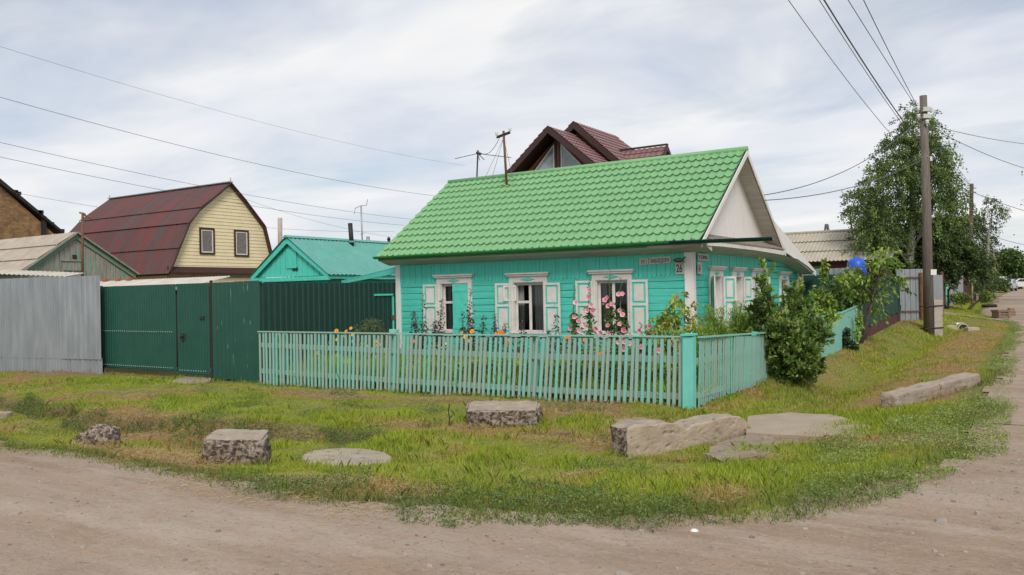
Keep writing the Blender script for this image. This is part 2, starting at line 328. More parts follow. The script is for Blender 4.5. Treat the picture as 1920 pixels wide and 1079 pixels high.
def dirt_mat():
    m = M('dirt_road', (.315, .225, .155), (.255, .182, .125), 1.3, rough=1, bump=.9, bscale=18, c3=(.22, .16, .115), s3=14, t3=.58, w3=.12)
    t = m.node_tree; bs = t.nodes['Principled BSDF']; prev = bs.inputs['Base Color'].links[0].from_socket
    tcn = t.nodes.new('ShaderNodeTexCoord')
    def layer(prev, scale, st, lo, hi, col, amt):
        mpn = t.nodes.new('ShaderNodeMapping'); mpn.inputs['Scale'].default_value = st; t.links.new(tcn.outputs['Object'], mpn.inputs[0])
        n = t.nodes.new('ShaderNodeTexNoise'); n.inputs['Scale'].default_value = scale; n.inputs['Detail'].default_value = 9; n.inputs['Roughness'].default_value = .65; t.links.new(mpn.outputs[0], n.inputs[0])
        r = t.nodes.new('ShaderNodeMapRange'); r.inputs[1].default_value = lo; r.inputs[2].default_value = hi; r.inputs[4].default_value = amt; t.links.new(n.outputs[0], r.inputs[0])
        mx = t.nodes.new('ShaderNodeMix'); mx.data_type = 'RGBA'; mx.inputs[7].default_value = (*col, 1); t.links.new(r.outputs[0], mx.inputs[0]); t.links.new(prev, mx.inputs[6]); return mx.outputs[2]
    p = layer(prev, .9, (.35, 1.6, 1), .48, .68, (.45, .385, .315), .7)
    p = layer(p, 60, (1, 1, 1), .57, .68, (.47, .40, .335), .5)
    p = layer(p, .8, (.14, 1, 1), .46, .60, (.38, .315, .25), .6)
    p = layer(p, 2.2, (1, 1, 1), .50, .66, (.345, .235, .165), .7)
    p = layer(p, 6, (.8, 1.3, 1), .54, .68, (.22, .165, .12), .4)
    p = layer(p, 16, (1, 1.2, 1), .56, .66, (.42, .35, .285), .45)
    p = layer(p, 34, (1, 1.4, 1), .57, .68, (.12, .095, .08), .7)
    t.links.new(p, bs.inputs['Base Color']); return m
m_soil = soil_mat(); m_dirt = dirt_mat()
xs = np.concatenate([np.arange(-400, -40, 30), np.arange(-40, -22, 1.5), np.arange(-22, 7, .14), np.arange(7, 40, 3), np.arange(40, 420, 30)])
ys = np.concatenate([np.arange(-80, -20, 6), np.arange(-20, -13, .5), np.arange(-13, 12, .14), np.arange(12, 45, .4), np.arange(45, 140, 3), np.arange(140, 900, 40)])
gcol = lambda x, y: gcolor(x, y, np.full(x.shape, .4)) * .8
ground = grid_mesh('ground', xs, ys, lambda x, y: gz(x, y) - .10 * sm(.2, .7, -edge_d(x, y)), [m_soil], None, gcol); tag(ground, None, None, kind='structure')
def rz(x, y): return gz(x, y) + .014 + .03 * (fbm(x * 1.3, y * 1.3, 51) - .5) * (edge_d(x, y) < -.4) - (.025 * np.exp(-((y + 14.0 + .25 * np.sin(x * .35)) / .22) ** 2) + .02 * np.exp(-((y + 15.7 + .2 * np.sin(x * .4)) / .25) ** 2)) * (x < 6) + .012 * (fbm(x * 5, y * 5, 53) - .5) * (edge_d(x, y) < -.2)
road = grid_mesh('dirt_road', np.concatenate([np.arange(-60, -16, 2), np.arange(-16, 12.4, .1)]), np.concatenate([np.arange(-30, -18, 2), np.arange(-18, -5, .1)]), rz, [m_dirt], lambda x, y: edge_d(x, y) < .12 + .25 * (fbm(x * 4, y * 4, 77) - .5)); tag(road, None, None, kind='structure')
road2 = grid_mesh('side_street', np.arange(2.4, 13, .1), np.concatenate([np.arange(-6, 45, .2), np.arange(45, 420, 4)]), lambda x, y: rz(x, y) + .006, [m_dirt], lambda x, y: edge_d(x, y) < .12 + .25 * (fbm(x * 4, y * 4, 77) - .5)); tag(road2, None, None, kind='structure')
# a drive crossing the verge beyond the culvert
drive = grid_mesh('driveway', np.arange(1.6, 6.2, .1), np.arange(22, 27, .1), lambda x, y: gz(x, y) + .02, [m_dirt], lambda x, y: np.abs(y - 24.3 + .25 * (x - 3)) < .95 + .5 * (fbm(x * 2, y * 2, 8) - .5)); tag(drive, None, None, kind='structure')

# ------------------------------------------------------------------ leaf clouds
def leaf_obj(name, P, D, Nn, L, Wd, C, mat, parent=None, base=None, fold=.0):
    """rhombic leaves: base P, axis D, face normal Nn"""
    P = np.asarray(P, float); n = len(P); D = D / (np.linalg.norm(D, axis=1, keepdims=True) + 1e-9)
    side = np.cross(D, Nn); side /= (np.linalg.norm(side, axis=1, keepdims=True) + 1e-9); up = np.cross(side, D)
    L = np.broadcast_to(np.asarray(L, float), (n,))[:, None]; Wd = np.broadcast_to(np.asarray(Wd, float), (n,))[:, None]
    mid = P + D * L * .45
    v = np.stack([P, mid + side * Wd / 2 + up * Wd * fold, P + D * L, mid - side * Wd / 2 + up * Wd * fold], 1)
    b = org(parent) if parent is not None else Vector(base if base is not None else (0, 0, 0))
    v = v.reshape(-1, 3) - np.array(b)
    me = bpy.data.meshes.new(name); raw_mesh(me, v, np.arange(4 * n).reshape(n, 4)); set_col(me, np.repeat(np.clip(C, 0, 1), 4, 0)); me.materials.append(mat)
    o = bpy.data.objects.new(name, me)
    if parent is None: o.location = b
    return put(o, parent)
def rdir(n, up=0.0):
    d = RNG.normal(size=(n, 3)); d /= np.linalg.norm(d, axis=1, keepdims=True); d[:, 2] += up; return d
def noise3(P, sc, seed=0):
    a = vnoise(P[:, 0] * sc + seed, P[:, 1] * sc + P[:, 2] * sc * .7, 1); b = vnoise(P[:, 2] * sc + seed, P[:, 0] * sc - P[:, 1] * sc * .6, 2); return (a + b) / 2
def clump_pts(clumps, n, shell=.45, gap=0.0, sc=1.2, seed=0):
    vol = np.array([r[0] * r[1] * r[2] for c, r in clumps]) ** (2 / 3.); cnt = (n * vol / vol.sum()).astype(int) + 1
    out = []; cid = []
    for i, (c, r) in enumerate(clumps):
        d = rdir(cnt[i]); rr = RNG.uniform(shell, 1, cnt[i]) ** .6 * (1 + .22 * RNG.normal(size=cnt[i])); out.append(np.array(c) + d * rr[:, None] * np.array(r)); cid.append(np.full(cnt[i], i))
    P = np.concatenate(out); cid = np.concatenate(cid)
    if gap > 0: k = noise3(P, sc, seed) > gap; P = P[k]; cid = cid[k]
    return P, cid
def px_clumps(lst, Y, depth=1.0, jit=.5):
    o = []
    for px, py, rx, ry in lst:
        c = at(px, py, Y) + FWD * random.uniform(-jit, jit); s = Y / FPX
        o.append(((c.x, c.y, c.z), (rx * s, rx * s * depth, ry * s)))
    return o
def pal(n, cols, cid=None):
    cols = np.array(cols); c = cols[RNG.integers(0, len(cols), n)] * RNG.uniform(.75, 1.25, (n, 1))
    if cid is not None: c = c * (np.random.RandomState(5).uniform(.72, 1.28, cid.max() + 1)[cid])[:, None]
    return c
def plant_tree(name, label, cat, base, clumps, n, L, W, cols, tr=.12, bark=None, shell=.4, gap=.36, sc=1.0, droop=.3, strands=0, slen=1.0, group=None, trunk_to=None, seed=0, limb_r=.35, sprays=None):
    base = Vector(base); t = thing(name, label, cat, base, group); mb = MB()
    cs = [Vector(c) for c, r in clumps]; top = trunk_to or max(cs, key=lambda c: c.z)
    pts = [base + Vector((0, 0, -.15))] + [base.lerp(top, f) + Vector((random.uniform(-.08, .08), random.uniform(-.08, .08), 0)) * min(1, (top - base).length / 4) for f in (.25, .5, .75)] + [top]
    mb.tube(pts, [tr * 1.2, tr, tr * .8, tr * .5, tr * .12], 8)
    for c in cs:
        f = min(.85, max(.12, (c.z - base.z) / max(.1, top.z - base.z) - .22)); a = base.lerp(top, f)
        mb.tube([a, a.lerp(c, .5) + Vector((0, 0, .1 * (c - a).length)), c], [tr * limb_r, tr * limb_r * .6, tr * .08], 5)
    build('trunk', mb, bark or m_bark, t, smooth=True)
    P, cid = clump_pts(clumps, n, shell, gap, sc, seed); k = len(P)
    D = rdir(k); D[:, 2] -= droop; Nn = rdir(k, .9); C = pal(k, cols, cid)
    Ls = L * RNG.uniform(.7, 1.3, k); Ws = W * RNG.uniform(.7, 1.3, k)
    if strands:
        P2, ci2 = clump_pts(clumps, strands, .75, gap, sc, seed); q = 16; m = len(P2); ln = slen * RNG.uniform(.4, 1.2, m)
        f = np.linspace(0, 1, q); sx = RNG.normal(size=(m, 2)) * .12
        Q = np.repeat(P2[:, None, :], q, 1); Q[:, :, 2] -= f[None] * ln[:, None]; Q[:, :, :2] += f[None, :, None] * sx[:, None, :] ; Q = Q.reshape(-1, 3) + RNG.normal(size=(m * q, 3)) * .04
        D2 = rdir(m * q); D2[:, 2] -= .9; P = np.concatenate([P, Q]); D = np.concatenate([D, D2]); Nn = np.concatenate([Nn, rdir(m * q, .2)]); C = np.concatenate([C, pal(m * q, cols, np.repeat(ci2, q))])
        Ls = np.concatenate([Ls, L * RNG.uniform(.6, 1.1, m * q)]); Ws = np.concatenate([Ws, W * RNG.uniform(.6, 1.1, m * q)])
    if sprays:
        ns, nl, sl2_ = sprays; SP, SD, SC = [], [], []; vol = np.array([r[0] * r[1] * r[2] for c, r in clumps]) ** (2 / 3.); vol /= vol.sum(); cr_ = np.mean([c for c, r in clumps], 0)
        for i, (c, r) in enumerate(clumps):
            m = max(3, int(ns * vol[i])); d0 = rdir(m, .25); d0 += .35 * (np.array(c) - cr_) / (np.linalg.norm(np.array(c) - cr_) + .5); d0 /= np.linalg.norm(d0, axis=1, keepdims=True)
            b0 = np.array(c) + d0 * np.array(r) * RNG.uniform(.25, .75, (m, 1)); ln = sl2_ * RNG.uniform(.6, 1.3, m); f = np.linspace(0, 1, nl); f = np.sqrt(f)
            Q = b0[:, None, :] + d0[:, None, :] * (f[None, :, None] * ln[:, None, None]); Q[:, :, 2] -= (droop * .9) * (f[None] ** 2) * ln[:, None]; Q = Q + RNG.normal(size=Q.shape) * sl2_ * .09
            SP.append(Q.reshape(-1, 3)); dd = np.repeat(d0[:, None, :], nl, 1).reshape(-1, 3) * .6 + rdir(m * nl) * .7; dd[:, 2] -= droop; SD.append(dd); tw = np.array(cols)[RNG.integers(0, len(cols), m)] * RNG.uniform(.75, 1.25, (m, 1)); SC.append(np.repeat(tw, nl, 0) * RNG.uniform(.8, 1.2, (m * nl, 1)))
        SP, SD, SC = map(np.concatenate, (SP, SD, SC)); q = len(SP); P = np.concatenate([P, SP]); D = np.concatenate([D, SD]); Nn = np.concatenate([Nn, rdir(q, .7)]); C = np.concatenate([C, SC]); Ls = np.concatenate([Ls, L * RNG.uniform(.6, 1.25, q)]); Ws = np.concatenate([Ws, W * RNG.uniform(.6, 1.25, q)])
    leaf_obj('crown', P, D, Nn, Ls, Ws, C, m_leaf, t, fold=.12)
    return t

# ================================================================== THE CORNER HOUSE
house = thing('wooden_house', 'turquoise plank house with a bright green tiled roof and white shutters behind the picket fence', 'house', (0, 0, -.3))
FR = lambda s, n, z: (s, -n, z)        # street front: s along x, n outwards
SD = lambda s, n, z: (n, s, z)         # side street front: s along y
WF = [(-6.42, .43, .66, 1.90), (-4.16, .43, .66, 1.88), (-1.90, .40, .66, 1.88)]      # centre, half opening, sill, head
WS = [(1.52, .31, .66, 1.92), (3.10, .31, .66, 1.92), (4.72, .31, .66, 1.92)]
WE = [(7.45, .36, .75, 1.86)]
def planks(mb, s0, s1, z0, z1, holes, T, h=.165, n=.0):
    mb.T = T; z = z0; k = 0
    while z < z1 - .01:
        zt = min(z + h, z1); segs = [(s0, s1)]
        for c, hw, a, b in holes:
            if b > z + .02 and a < zt - .02:
                segs = [q for p, r in segs for q in ((p, min(r, c - hw - .02)), (max(p, c + hw + .02), r)) if q[1] - q[0] > .01]
        for p, r in segs:
            nn = max(2, int((r - p) / .6)); o = random.uniform(-.004, .004)
            top = [(p + (r - p) * i / nn) for i in range(nn + 1)]
            g = random.uniform(.002, .007)
            prof = [(z + g * .3, n - .01), (z + g + .002, n + .019 + o), (z + h * .5, n + .022 + o), (zt - g - .002, n + .020 + o), (zt - g * .3, n - .01)]
            rows = [[(s, nv, min(zv, z1) + .006 * math.sin(s * 1.7 + k) * (0 if j in (2,) else 1)) for s in top] for j, (zv, nv) in enumerate(prof)]
            mb.grid(rows)
        z = zt; k += 1
mb = MB(); planks(mb, -8.25, 0, -.3, 1.98, WF, FR); planks(mb, 0, 5.66, -.3, 1.98, WS, SD)
build('plank_wall', mb, m_log, house)
mb = MB(); planks(mb, 5.70, 9.14, -.3, 2.40, WE, SD, .17); build('annexe_wall', mb, m_log, house)
# dark interior behind the windows, and the unseen back and left walls
mb = MB(); mb.box(-8.2, -.55, .55, 9.1, -.3, 2.05); mb.box(-8.25, -8.2, .03, 9.14, -.3, 2.4); mb.box(-8.2, -.03, 9.1, 9.14, -.3, 2.05); mb.box(-8.2, -.02, .03, 5.6, 2.2, 2.4); build('inner_wall', mb, m_dark, house)
def frieze(mb, s0, s1, T, z1=2.47, zb=1.93, wd=.108):
    mb.T = T; s = s0
    while s < s1 - .03:
        e = min(s + wd, s1); o = random.uniform(.026, .036); a, b = s + .002, e - .002; d = random.uniform(-.008, .008)
        mb.prism([(a, o, z1), (b, o, z1), (b, o, zb + .055 + d), ((a + b) / 2, o, zb - .02 + d), (a, o, zb + .055 + d)], (0, -.024, 0)) if T is FR or True else None
        s = e
class MBx(MB): pass
mb = MB(); frieze(mb, -8.25, -.13, FR); frieze(mb, .02, 5.62, SD); build('toothed_frieze', mb, m_frz, house)
for bs in (((-.135, .062, -.062, -.02, -.3, 2.46), (.02, .062, -.02, .12, -.3, 2.46)), ((-8.40, -8.24, -.05, .05, -.3, 2.44),), ((-.01, .05, 9.06, 9.16, -.3, 2.1),)):
    mb = MB(); [mb.box(*q) for q in bs]; build('corner_board', mb, m_wht2, house, bevel=.005)
mb = MB(); mb.box(.0, .045, 5.63, 5.71, -.3, 2.46); build('joint_board', mb, m_frz, house)

# --- windows
def rot_map(T, s0, n0, ang):
    ca, sa = math.cos(ang), math.sin(ang)
    return lambda s, n, z: T(s0 + (s * ca - n * sa), n0 + s * sa + n * ca, z)
def shutter(parent, T, s0, wd, z0, z1, ang=0, hinge='l', back=False):
    """hinged at s0; wd signed"""
    sgn = 1 if wd > 0 else -1; wd = abs(wd)
    TT = rot_map(lambda s, n, z: T(s, n, z), s0, .06, ang * sgn); Q = (lambda s, n, z: TT(s * sgn, n, z))
    mb = MB(Q); f = .055
    if back:
        mb.box(0, wd, 0, .025, z0, z1, 1); mb.box(.0, wd, .025, .035, z0 + .12, z0 + .2, 1); mb.box(.0, wd, .025, .035, z1 - .2, z1 - .12, 1)
    else:
        mb.box(f, wd - f, 0, .012, z0 + f, z1 - f, 1)
        mb.box(0, f, 0, .03, z0, z1); mb.box(wd - f, wd, 0, .03, z0, z1); zm = z0 + (z1 - z0) * .56
        for a, b in ((z0, z0 + f), (zm - f / 2, zm + f / 2), (z1 - f, z1)): mb.box(f, wd - f, 0, .029, a, b)
        for a, b in ((z0 + f, zm - f / 2), (zm + f / 2, z1 - f)): mb.box(f + .05, wd - f - .05, .012, .024, a + .05, b - .05)
    return build('shutter', mb, [m_wht, m_trq], parent, bevel=.003)
def window(T, c, hw, z0, z1, wide, mode):
    o = wide
    fr = MB(T); h = hw + .005
    fr.box(c - h - o, c - h, -.02, .055, z0 - .02, z1 + .02); fr.box(c + h, c + h + o, -.02, .055, z0 - .02, z1 + .02)
    fr.box(c - h - o, c + h + o, -.02, .053, z1 + .02, z1 + .17)
    fr.box(c - h - o - .05, c + h + o + .05, -.02, .10, z1 + .17, z1 + .215); fr.box(c - h - o - .075, c + h + o + .075, -.02, .13, z1 + .215, z1 + .255)
    fr.box(c - h - o, c + h + o, -.02, .05, z0 - .10, z0 - .02); fr.box(c - h - o - .03, c + h + o + .03, -.02, .10, z0 - .02, z0 + .015)
    # reveal
    fr.box(c - h, c - h + .02, -.14, .03, z0, z1 + .02); fr.box(c + h - .02, c + h, -.14, .03, z0, z1 + .02); fr.box(c - h + .02, c + h - .02, -.14, .03, z1, z1 + .02)
    wd = build('window', fr, m_wht, house, bevel=.004)
    d = MB(T); zz = z1 + .095; k = min(.20, hw * .5)
    d.prism([(c - k, .056, zz), (c, .056, zz - .045), (c + k, .056, zz), (c, .056, zz + .045)], (0, .014, 0)); build('diamond_ornament', d, m_trq, wd)
    s = MB(T); a, b = c - h + .02, c + h - .02; fw = .05; nb, nf = -.10, -.06
    s.box(a, a + fw, nb, nf, z0 + .015, z1); s.box(b - fw, b, nb, nf, z0 + .015, z1); s.box(a + fw, b - fw, nb, nf, z0 + .015, z0 + .015 + fw); s.box(a + fw, b - fw, nb, nf, z1 - fw, z1)
    s.box(c - .035, c + .035, nb, nf + .005, z0 + .015 + fw, z1 - fw)
    zt = z0 + (z1 - z0) * .62
    if mode in ('vent', 'half'): s.box(a + fw, c - .035, nb, nf, zt - .03, zt + .03)
    build('sash', s, m_wht, wd, bevel=.003)
    g = MB(T)
    if mode == 'vent':
        g.add([(a + fw, -.08, z0 + .06), (c - .03, -.08, z0 + .06), (c - .03, -.08, zt - .03), (a + fw, -.08, zt - .03)], [(0, 1, 2, 3)]); g.add([(c + .03, -.08, z0 + .06), (b - fw, -.08, z0 + .06), (b - fw, -.08, z1 - fw), (c + .03, -.08, z1 - fw)], [(0, 1, 2, 3)])
        v = MB(rot_map(T, a + fw, .0, rad(158))); L = c - .035 - a - fw
        for q in ((0, L, zt + .03, zt + .075), (0, L, z1 - fw - .045, z1 - fw), (0, .045, zt + .075, z1 - fw - .045), (L - .045, L, zt + .075, z1 - fw - .045)): v.box(q[0], q[1], -.015, .015, q[2], q[3])
        build('vent_sash', v, m_wht, wd)
    else:
        g.add([(a + fw, -.08, z0 + .06), (b - fw, -.08, z0 + .06), (b - fw, -.08, z1 - fw), (a + fw, -.08, z1 - fw)], [(0, 1, 2, 3)])
    build('pane', g, m_glass, wd)
    cu = MB(T); rows = []
    for (p, q) in ((a, a + (b - a) * .20), (b - (b - a) * (.42 if mode == 'vent' else .16), b)) if mode != 'lace' else ((a, b),):
        cu.grid([[(p + (q - p) * i / 24, -.19 + .02 * math.sin(i * 1.3 + z), z) for i in range(25)] for z in (z0, z1)])
    build('curtain', cu, m_curt, wd, smooth=True)
    return wd
w1 = window(FR, *WF[0], .13, 'half'); shutter(w1, FR, -6.95, -.47, .62, 1.91); shutter(w1, FR, -5.97, -.45, .62, 1.90, ang=rad(4), back=True)
w2 = window(FR, *WF[1], .11, 'vent'); shutter(w2, FR, -4.64, -.47, .62, 1.89); shutter(w2, FR, -3.70, .46, .62, 1.87)
w3 = window(FR, *WF[2], .10, 'plain'); shutter(w3, FR, -2.36, -.46, .62, 1.90); shutter(w3, FR, -1.43, .44, .62, 1.89)
for i, q in enumerate(WS):
    w_ = window(SD, *q, .14, 'lace'); shutter(w_, SD, q[0] - .36, -.40, .64, 1.94, ang=rad(25 if i == 0 else 12)); shutter(w_, SD, q[0] + .36, .40, .64, 1.94, ang=rad(30 if i == 0 else 14))
w_ = window(SD, *WE[0], .13, 'lace')

# --- roof
RX0, RX1 = -8.66, .42
def rf(y): return 2.66 + (y + .5) * .7152 if y <= 2.8 else (5.02 - (y - 2.8) * .7152)
sl_ = math.hypot(3.3, 2.36); nrm = Vector((0, -2.36, 3.3)).normalized(); NW = 46; NX = NW * 8
mb = MB(); nr = 12; row = sl_ / nr
for r in range(nr):
    rows = []
    for f in (-.4, .0, .5, .97, 1.0):
        t = max(0, (r + f) * row); line = []
        for i in range(NX + 1):
            x = RX0 + (RX1 - RX0) * i / NX; ph = (i / 8.0) % 1.0
            pk_ = (math.cos(2 * math.pi * ph) * .5 + .5) ** 2.6; wv = .030 * pk_
            st = .036 * max(f, -.1) + wv - (.008 if f == 1.0 else 0)
            yy = 2.8 - 3.3 * t / sl_; zz_ = 5.02 - 2.36 * t / sl_
            # the lower lip of each course is scalloped like the pressed sheet
            p = Vector((x, yy, zz_)) + nrm * (st + .004)
            if f >= .97: p += Vector((0, -3.3, -2.36)).normalized() * (.012 - .036 * pk_)
            line.append(tuple(p))
        rows.append(line)
    mb.grid(rows)
roof = build('tiled_roof', mb, m_grn, house, recalc=False)
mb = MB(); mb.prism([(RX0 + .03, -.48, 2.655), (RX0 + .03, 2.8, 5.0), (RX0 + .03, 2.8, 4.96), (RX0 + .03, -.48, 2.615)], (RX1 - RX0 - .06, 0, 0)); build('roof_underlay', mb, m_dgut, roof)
mb = MB(); mb.tube([(RX0 - .02, 2.8, 5.035), (RX1 + .02, 2.8, 5.035)], .075, 10); build('ridge_cap', mb, m_grn, roof, smooth=True)
mb = MB(); mb.prism([(RX0, 2.8, 5.0), (RX0, 2.8, 4.94), (RX0, 5.2, 3.23), (RX0, 9.62, 2.06), (RX0, 9.65, 2.11), (RX0, 5.2, 3.31)], (RX1 - RX0, 0, 0)); build('rear_slope', mb, m_grn, roof)
# underside boards of the front slope and the verge
mb = MB()
mb.prism([(0, -.45, 2.62), (0, 2.8, 4.95), (0, 2.8, 4.88), (0, -.45, 2.56)], (RX1 - .02, 0, 0)); mb.prism([(0, 2.8, 4.93), (0, 2.8, 4.87), (0, 6.0, 2.58), (0, 6.0, 2.64)], (RX1 - .02, 0, 0)); build('verge_soffit', mb, m_sof, house)
mb = MB(); mb.prism([(RX0 + .02, -.45, 2.62), (RX0 + .02, 2.8, 4.95), (RX0 + .02, 2.8, 4.88), (RX0 + .02, -.45, 2.56)], (.4, 0, 0))
build('verge_soffit', mb, m_sof, house)
mb = MB()
for (a, b) in (((2.8, 5.01), (-.5, 2.65)), ((2.8, 5.01), (6.15, 2.61))):
    mb.prism([(RX1, a[0], a[1]), (RX1, b[0], b[1]), (RX1, b[0], b[1] - .12), (RX1, a[0], a[1] - .14)], (.025, 0, 0))
mb.prism([(RX1 + .002, 4.85, 3.46), (RX1 + .002, 9.66, 2.13), (RX1 + .002, 9.62, 1.98), (RX1 + .002, 8.2, 2.26), (RX1 + .002, 6.9, 2.50), (RX1 + .002, 6.1, 2.62)], (.03, 0, 0))
build('verge_board', mb, m_wht2, house, bevel=.004)
mb = MB(); mb.prism([(.0, -.42, 2.75), (.0, 2.8, 4.90), (.0, 6.05, 2.60), (.0, 5.5, 2.60), (.0, -.3, 2.62)], (.03, 0, 0)); build('gable_boarding', mb, m_wht2, house)
mb = MB(); mb.prism([(.032, 2.16, 4.28), (.032, 2.46, 4.28), (.032, 2.4, 4.46)], (.004, 0, 0)); build('gable_vent', mb, m_dark, house)
# boxed eaves: front, then wrapping round the side under a small pent roof
mb = MB(); mb.prism([(-8.6, -.06, 2.45), (-8.6, -.06, 2.60), (-8.6, -.45, 2.66), (-8.6, -.47, 2.60), (-8.6, -.42, 2.55)], (8.6 + .5, 0, 0))
sof = [(-.44, 2.55, 2.56), (.5, 2.455, 2.575), (3, 2.455, 2.575), (5.66, 2.44, 2.53), (7.2, 2.36, 2.46), (8.4, 2.20, 2.27), (9.2, 2.06, 2.10)]
mb.grid([[(.02, y, zi), (.2, y, zi + (zo - zi) * .4), (.36, y, zi + (zo - zi) * .75), (.50, y, zo)] for y, zi, zo in sof])
build('boxed_eaves', mb, m_sof, house)
mb = MB()
for (a, b) in zip(sof[:3], sof[1:4]): mb.prism([(.50, a[0], a[2]), (.50, b[0], b[2]), (.50, b[0], b[2] + .11), (.50, a[0], a[2] + .11)], (.025, 0, 0))
build('eaves_board', mb, m_wht, house)
mb = MB(); mb.prism([(.54, -.02, 2.67), (.54, -.02, 2.70), (.03, -.02, 2.90), (.03, -.02, 2.86)], (0, 5.7, 0)); build('pent_roof', mb, m_oldroof, house)
def gutter(x0, x1, r, y, za, zb):
    mb = MB(); A = [math.pi * k / 8 for k in range(9)]
    for rr in (r, r - .008): mb.grid([[(x, y - rr * math.cos(a), z + .0 - rr * math.sin(a)) for a in A] for x, z in ((x0, za), (x1, zb))])
    for sgn in (-1, 1): mb.add([(x0, y + sgn * r, za), (x1, y + sgn * r, zb), (x1, y + sgn * (r - .008), zb + .006), (x0, y + sgn * (r - .008), za + .006)], [(0, 1, 2, 3)])
    x, z = (x1, zb); mb.add([(x, y - r * math.cos(a), z - r * math.sin(a)) for a in A], [tuple(range(9))])
    return mb
g1 = build('gutter', gutter(-8.68, -.22, .065, -.57, 2.685, 2.69), m_grg, house, smooth=True)
g2 = build('gutter', gutter(-.24, 1.93, .075, -.57, 2.685, 2.655), m_dgut, house, smooth=True, label='dark green gutter length sticking out past the corner')
x = -8.4
while x < .3: mb = MB(); mb.beam((x, -.47, 2.715), (x, -.64, 2.695), .02, .006); build('gutter_bracket', mb, m_galv, g1); x += .62
for x in (.55, 1.1, 1.75): mb = MB(); mb.beam((x, -.49, 2.69), (x, -.66, 2.68), .02, .008); build('gutter_bracket', mb, m_galv, g2)
mb = MB(); mb.box(-.8, .40, -.512, -.495, 2.66, 2.70); build('drip_edge', mb, m_galv, house)
mb = MB(); mb.box(-8.62, -.82, -.49, -.475, 2.58, 2.69); build('eaves_flashing', mb, m_grg, house)

# --- plates and lamp on the house
def text(parent, s, T3, h, wscale, loc, mat=m_ink):
    cu = bpy.data.curves.new('lettering', 'FONT'); cu.body = s; cu.size = h; cu.align_x = 'LEFT'; cu.extrude = .0015; cu.offset = h * .018
    tmp = bpy.data.objects.new('lettering', cu); COL.objects.link(tmp); dg = bpy.context.evaluated_depsgraph_get(); me = bpy.data.meshes.new_from_object(tmp.evaluated_get(dg)); bpy.data.objects.remove(tmp)
    b = org(parent)
    for v in me.vertices:
        p = T3(v.co.x * wscale, v.co.y, v.co.z); v.co = Vector(loc) + Vector(p) - b
    me.materials.clear(); me.materials.append(mat); o = bpy.data.objects.new('lettering', me); return put(o, parent)
F3 = lambda x, y, z: (x, -z, y + x * .027); F3s = lambda x, y, z: (x, -z, y); S3 = lambda x, y, z: (z, x, y)
sg = thing('street_sign', 'white street name plate high on the turquoise front wall by the lamp', 'sign', (-.82, -.05, 2.27))
mb = MB(); mb.prism([(-1.19, -.05, 2.218), (-.45, -.05, 2.238), (-.45, -.05, 2.386), (-1.19, -.05, 2.366)], (0, .012, 0)); build('plate', mb, m_sign, sg)
text(sg, 'УЛ', F3, .115, .62, (-1.155, -.052, 2.245)); text(sg, 'Г', F3, .155, .6, (-.985, -.052, 2.243)); text(sg, 'РИБОЕДОВА', F3, .118, .60, (-.925, -.052, 2.252))
mb = MB(); mb.beam((-1.025, -.052, 2.23), (-1.025, -.052, 2.36), .006, .004); build('divider_line', mb, m_ink, sg)
nb = thing('house_number_plate', 'white number plate 26 under the lamp beside the corner board', 'number plate', (-.24, -.05, 2.1))
mb = MB(); mb.box(-.345, -.142, -.052, -.038, 1.985, 2.245); build('plate', mb, m_sign, nb); text(nb, '26', F3s, .245, .60, (-.325, -.054, 2.03))
ss = thing('street_sign', 'white street name plate round the corner on the side wall', 'sign', (.05, .5, 2.33))
mb = MB(); mb.box(.056, .07, .24, .90, 2.28, 2.43); build('plate', mb, m_sign, ss)
text(ss, 'УЛ', S3, .115, .8, (.072, .27, 2.312)); text(ss, 'К', S3, .15, .75, (.072, .44, 2.302)); text(ss, 'ИРОВА', S3, .115, .76, (.072, .54, 2.312))
s4 = thing('house_number_plate', 'narrow white number plate 34 below the side wall street name', 'number plate', (.05, .27, 2.1))
mb = MB(); mb.box(.056, .07, .22, .48, 1.985, 2.25); build('plate', mb, m_sign, s4); text(s4, '34', S3, .22, .60, (.072, .25, 2.035))
lq_ = on_y(1272, 488, -.2)
lp = thing('wall_lamp', 'small dark oval lamp on an arm from the white corner board', 'lamp', (-.13, -.06, 2.33))
mb = MB(); mb.tube([(-.10, -.06, 2.36), (-.13, -.14, lq_.z + .02), tuple(lq_)], .012, 6); build('arm', mb, m_black, lp)
mb = MB(); mb.lathe([(0, .05), (.05, .045), (.10, .02), (.115, -.005), (.11, -.015), (.05, -.045), (0, -.05)], tuple(lq_), 16); build('lamp_shade', mb, M('lamp_metal', (.10, .085, .075), (.05, .04, .035), 8, rough=.6), lp, smooth=True)

# --- things on the ridge
bx = on_y(950, 335, 2.3); tp = on_y(944, 246, 2.3)
rm = thing('wire_mast', 'rusty wire mast with two insulators standing on the green roof ridge', 'mast', (bx.x, 2.3, rf(2.3)))
b0 = Vector((bx.x, 2.3, rf(2.3))); t0 = Vector((tp.x, 2.3, tp.z)); mb = MB(); mb.tube([b0, t0], .035, 8); mb.beam(b0 + Vector((-.22, 0, .03)), b0 + Vector((.22, 0, .03)), .05, .04); build('pole', mb, m_rust, rm, smooth=True)
mb = MB(); a = t0 + Vector((0, 0, -.14)); mb.beam(a + Vector((-.26, .05, 0)), a + Vector((.24, -.05, .06)), .06, .06); build('crossarm', mb, m_black, rm)
for sx, dz in ((-.24, .05), (.22, .11)):
    mb = MB(); mb.lathe([(.0, .12), (.03, .11), (.045, .08), (.03, .06), (.05, .03), (.02, 0), (.012, -.05)], a + Vector((sx, 0, dz)), 10); build('insulator', mb, m_porc, rm, smooth=True)
mb = MB(); q = on_y(935, 352, 2.2)
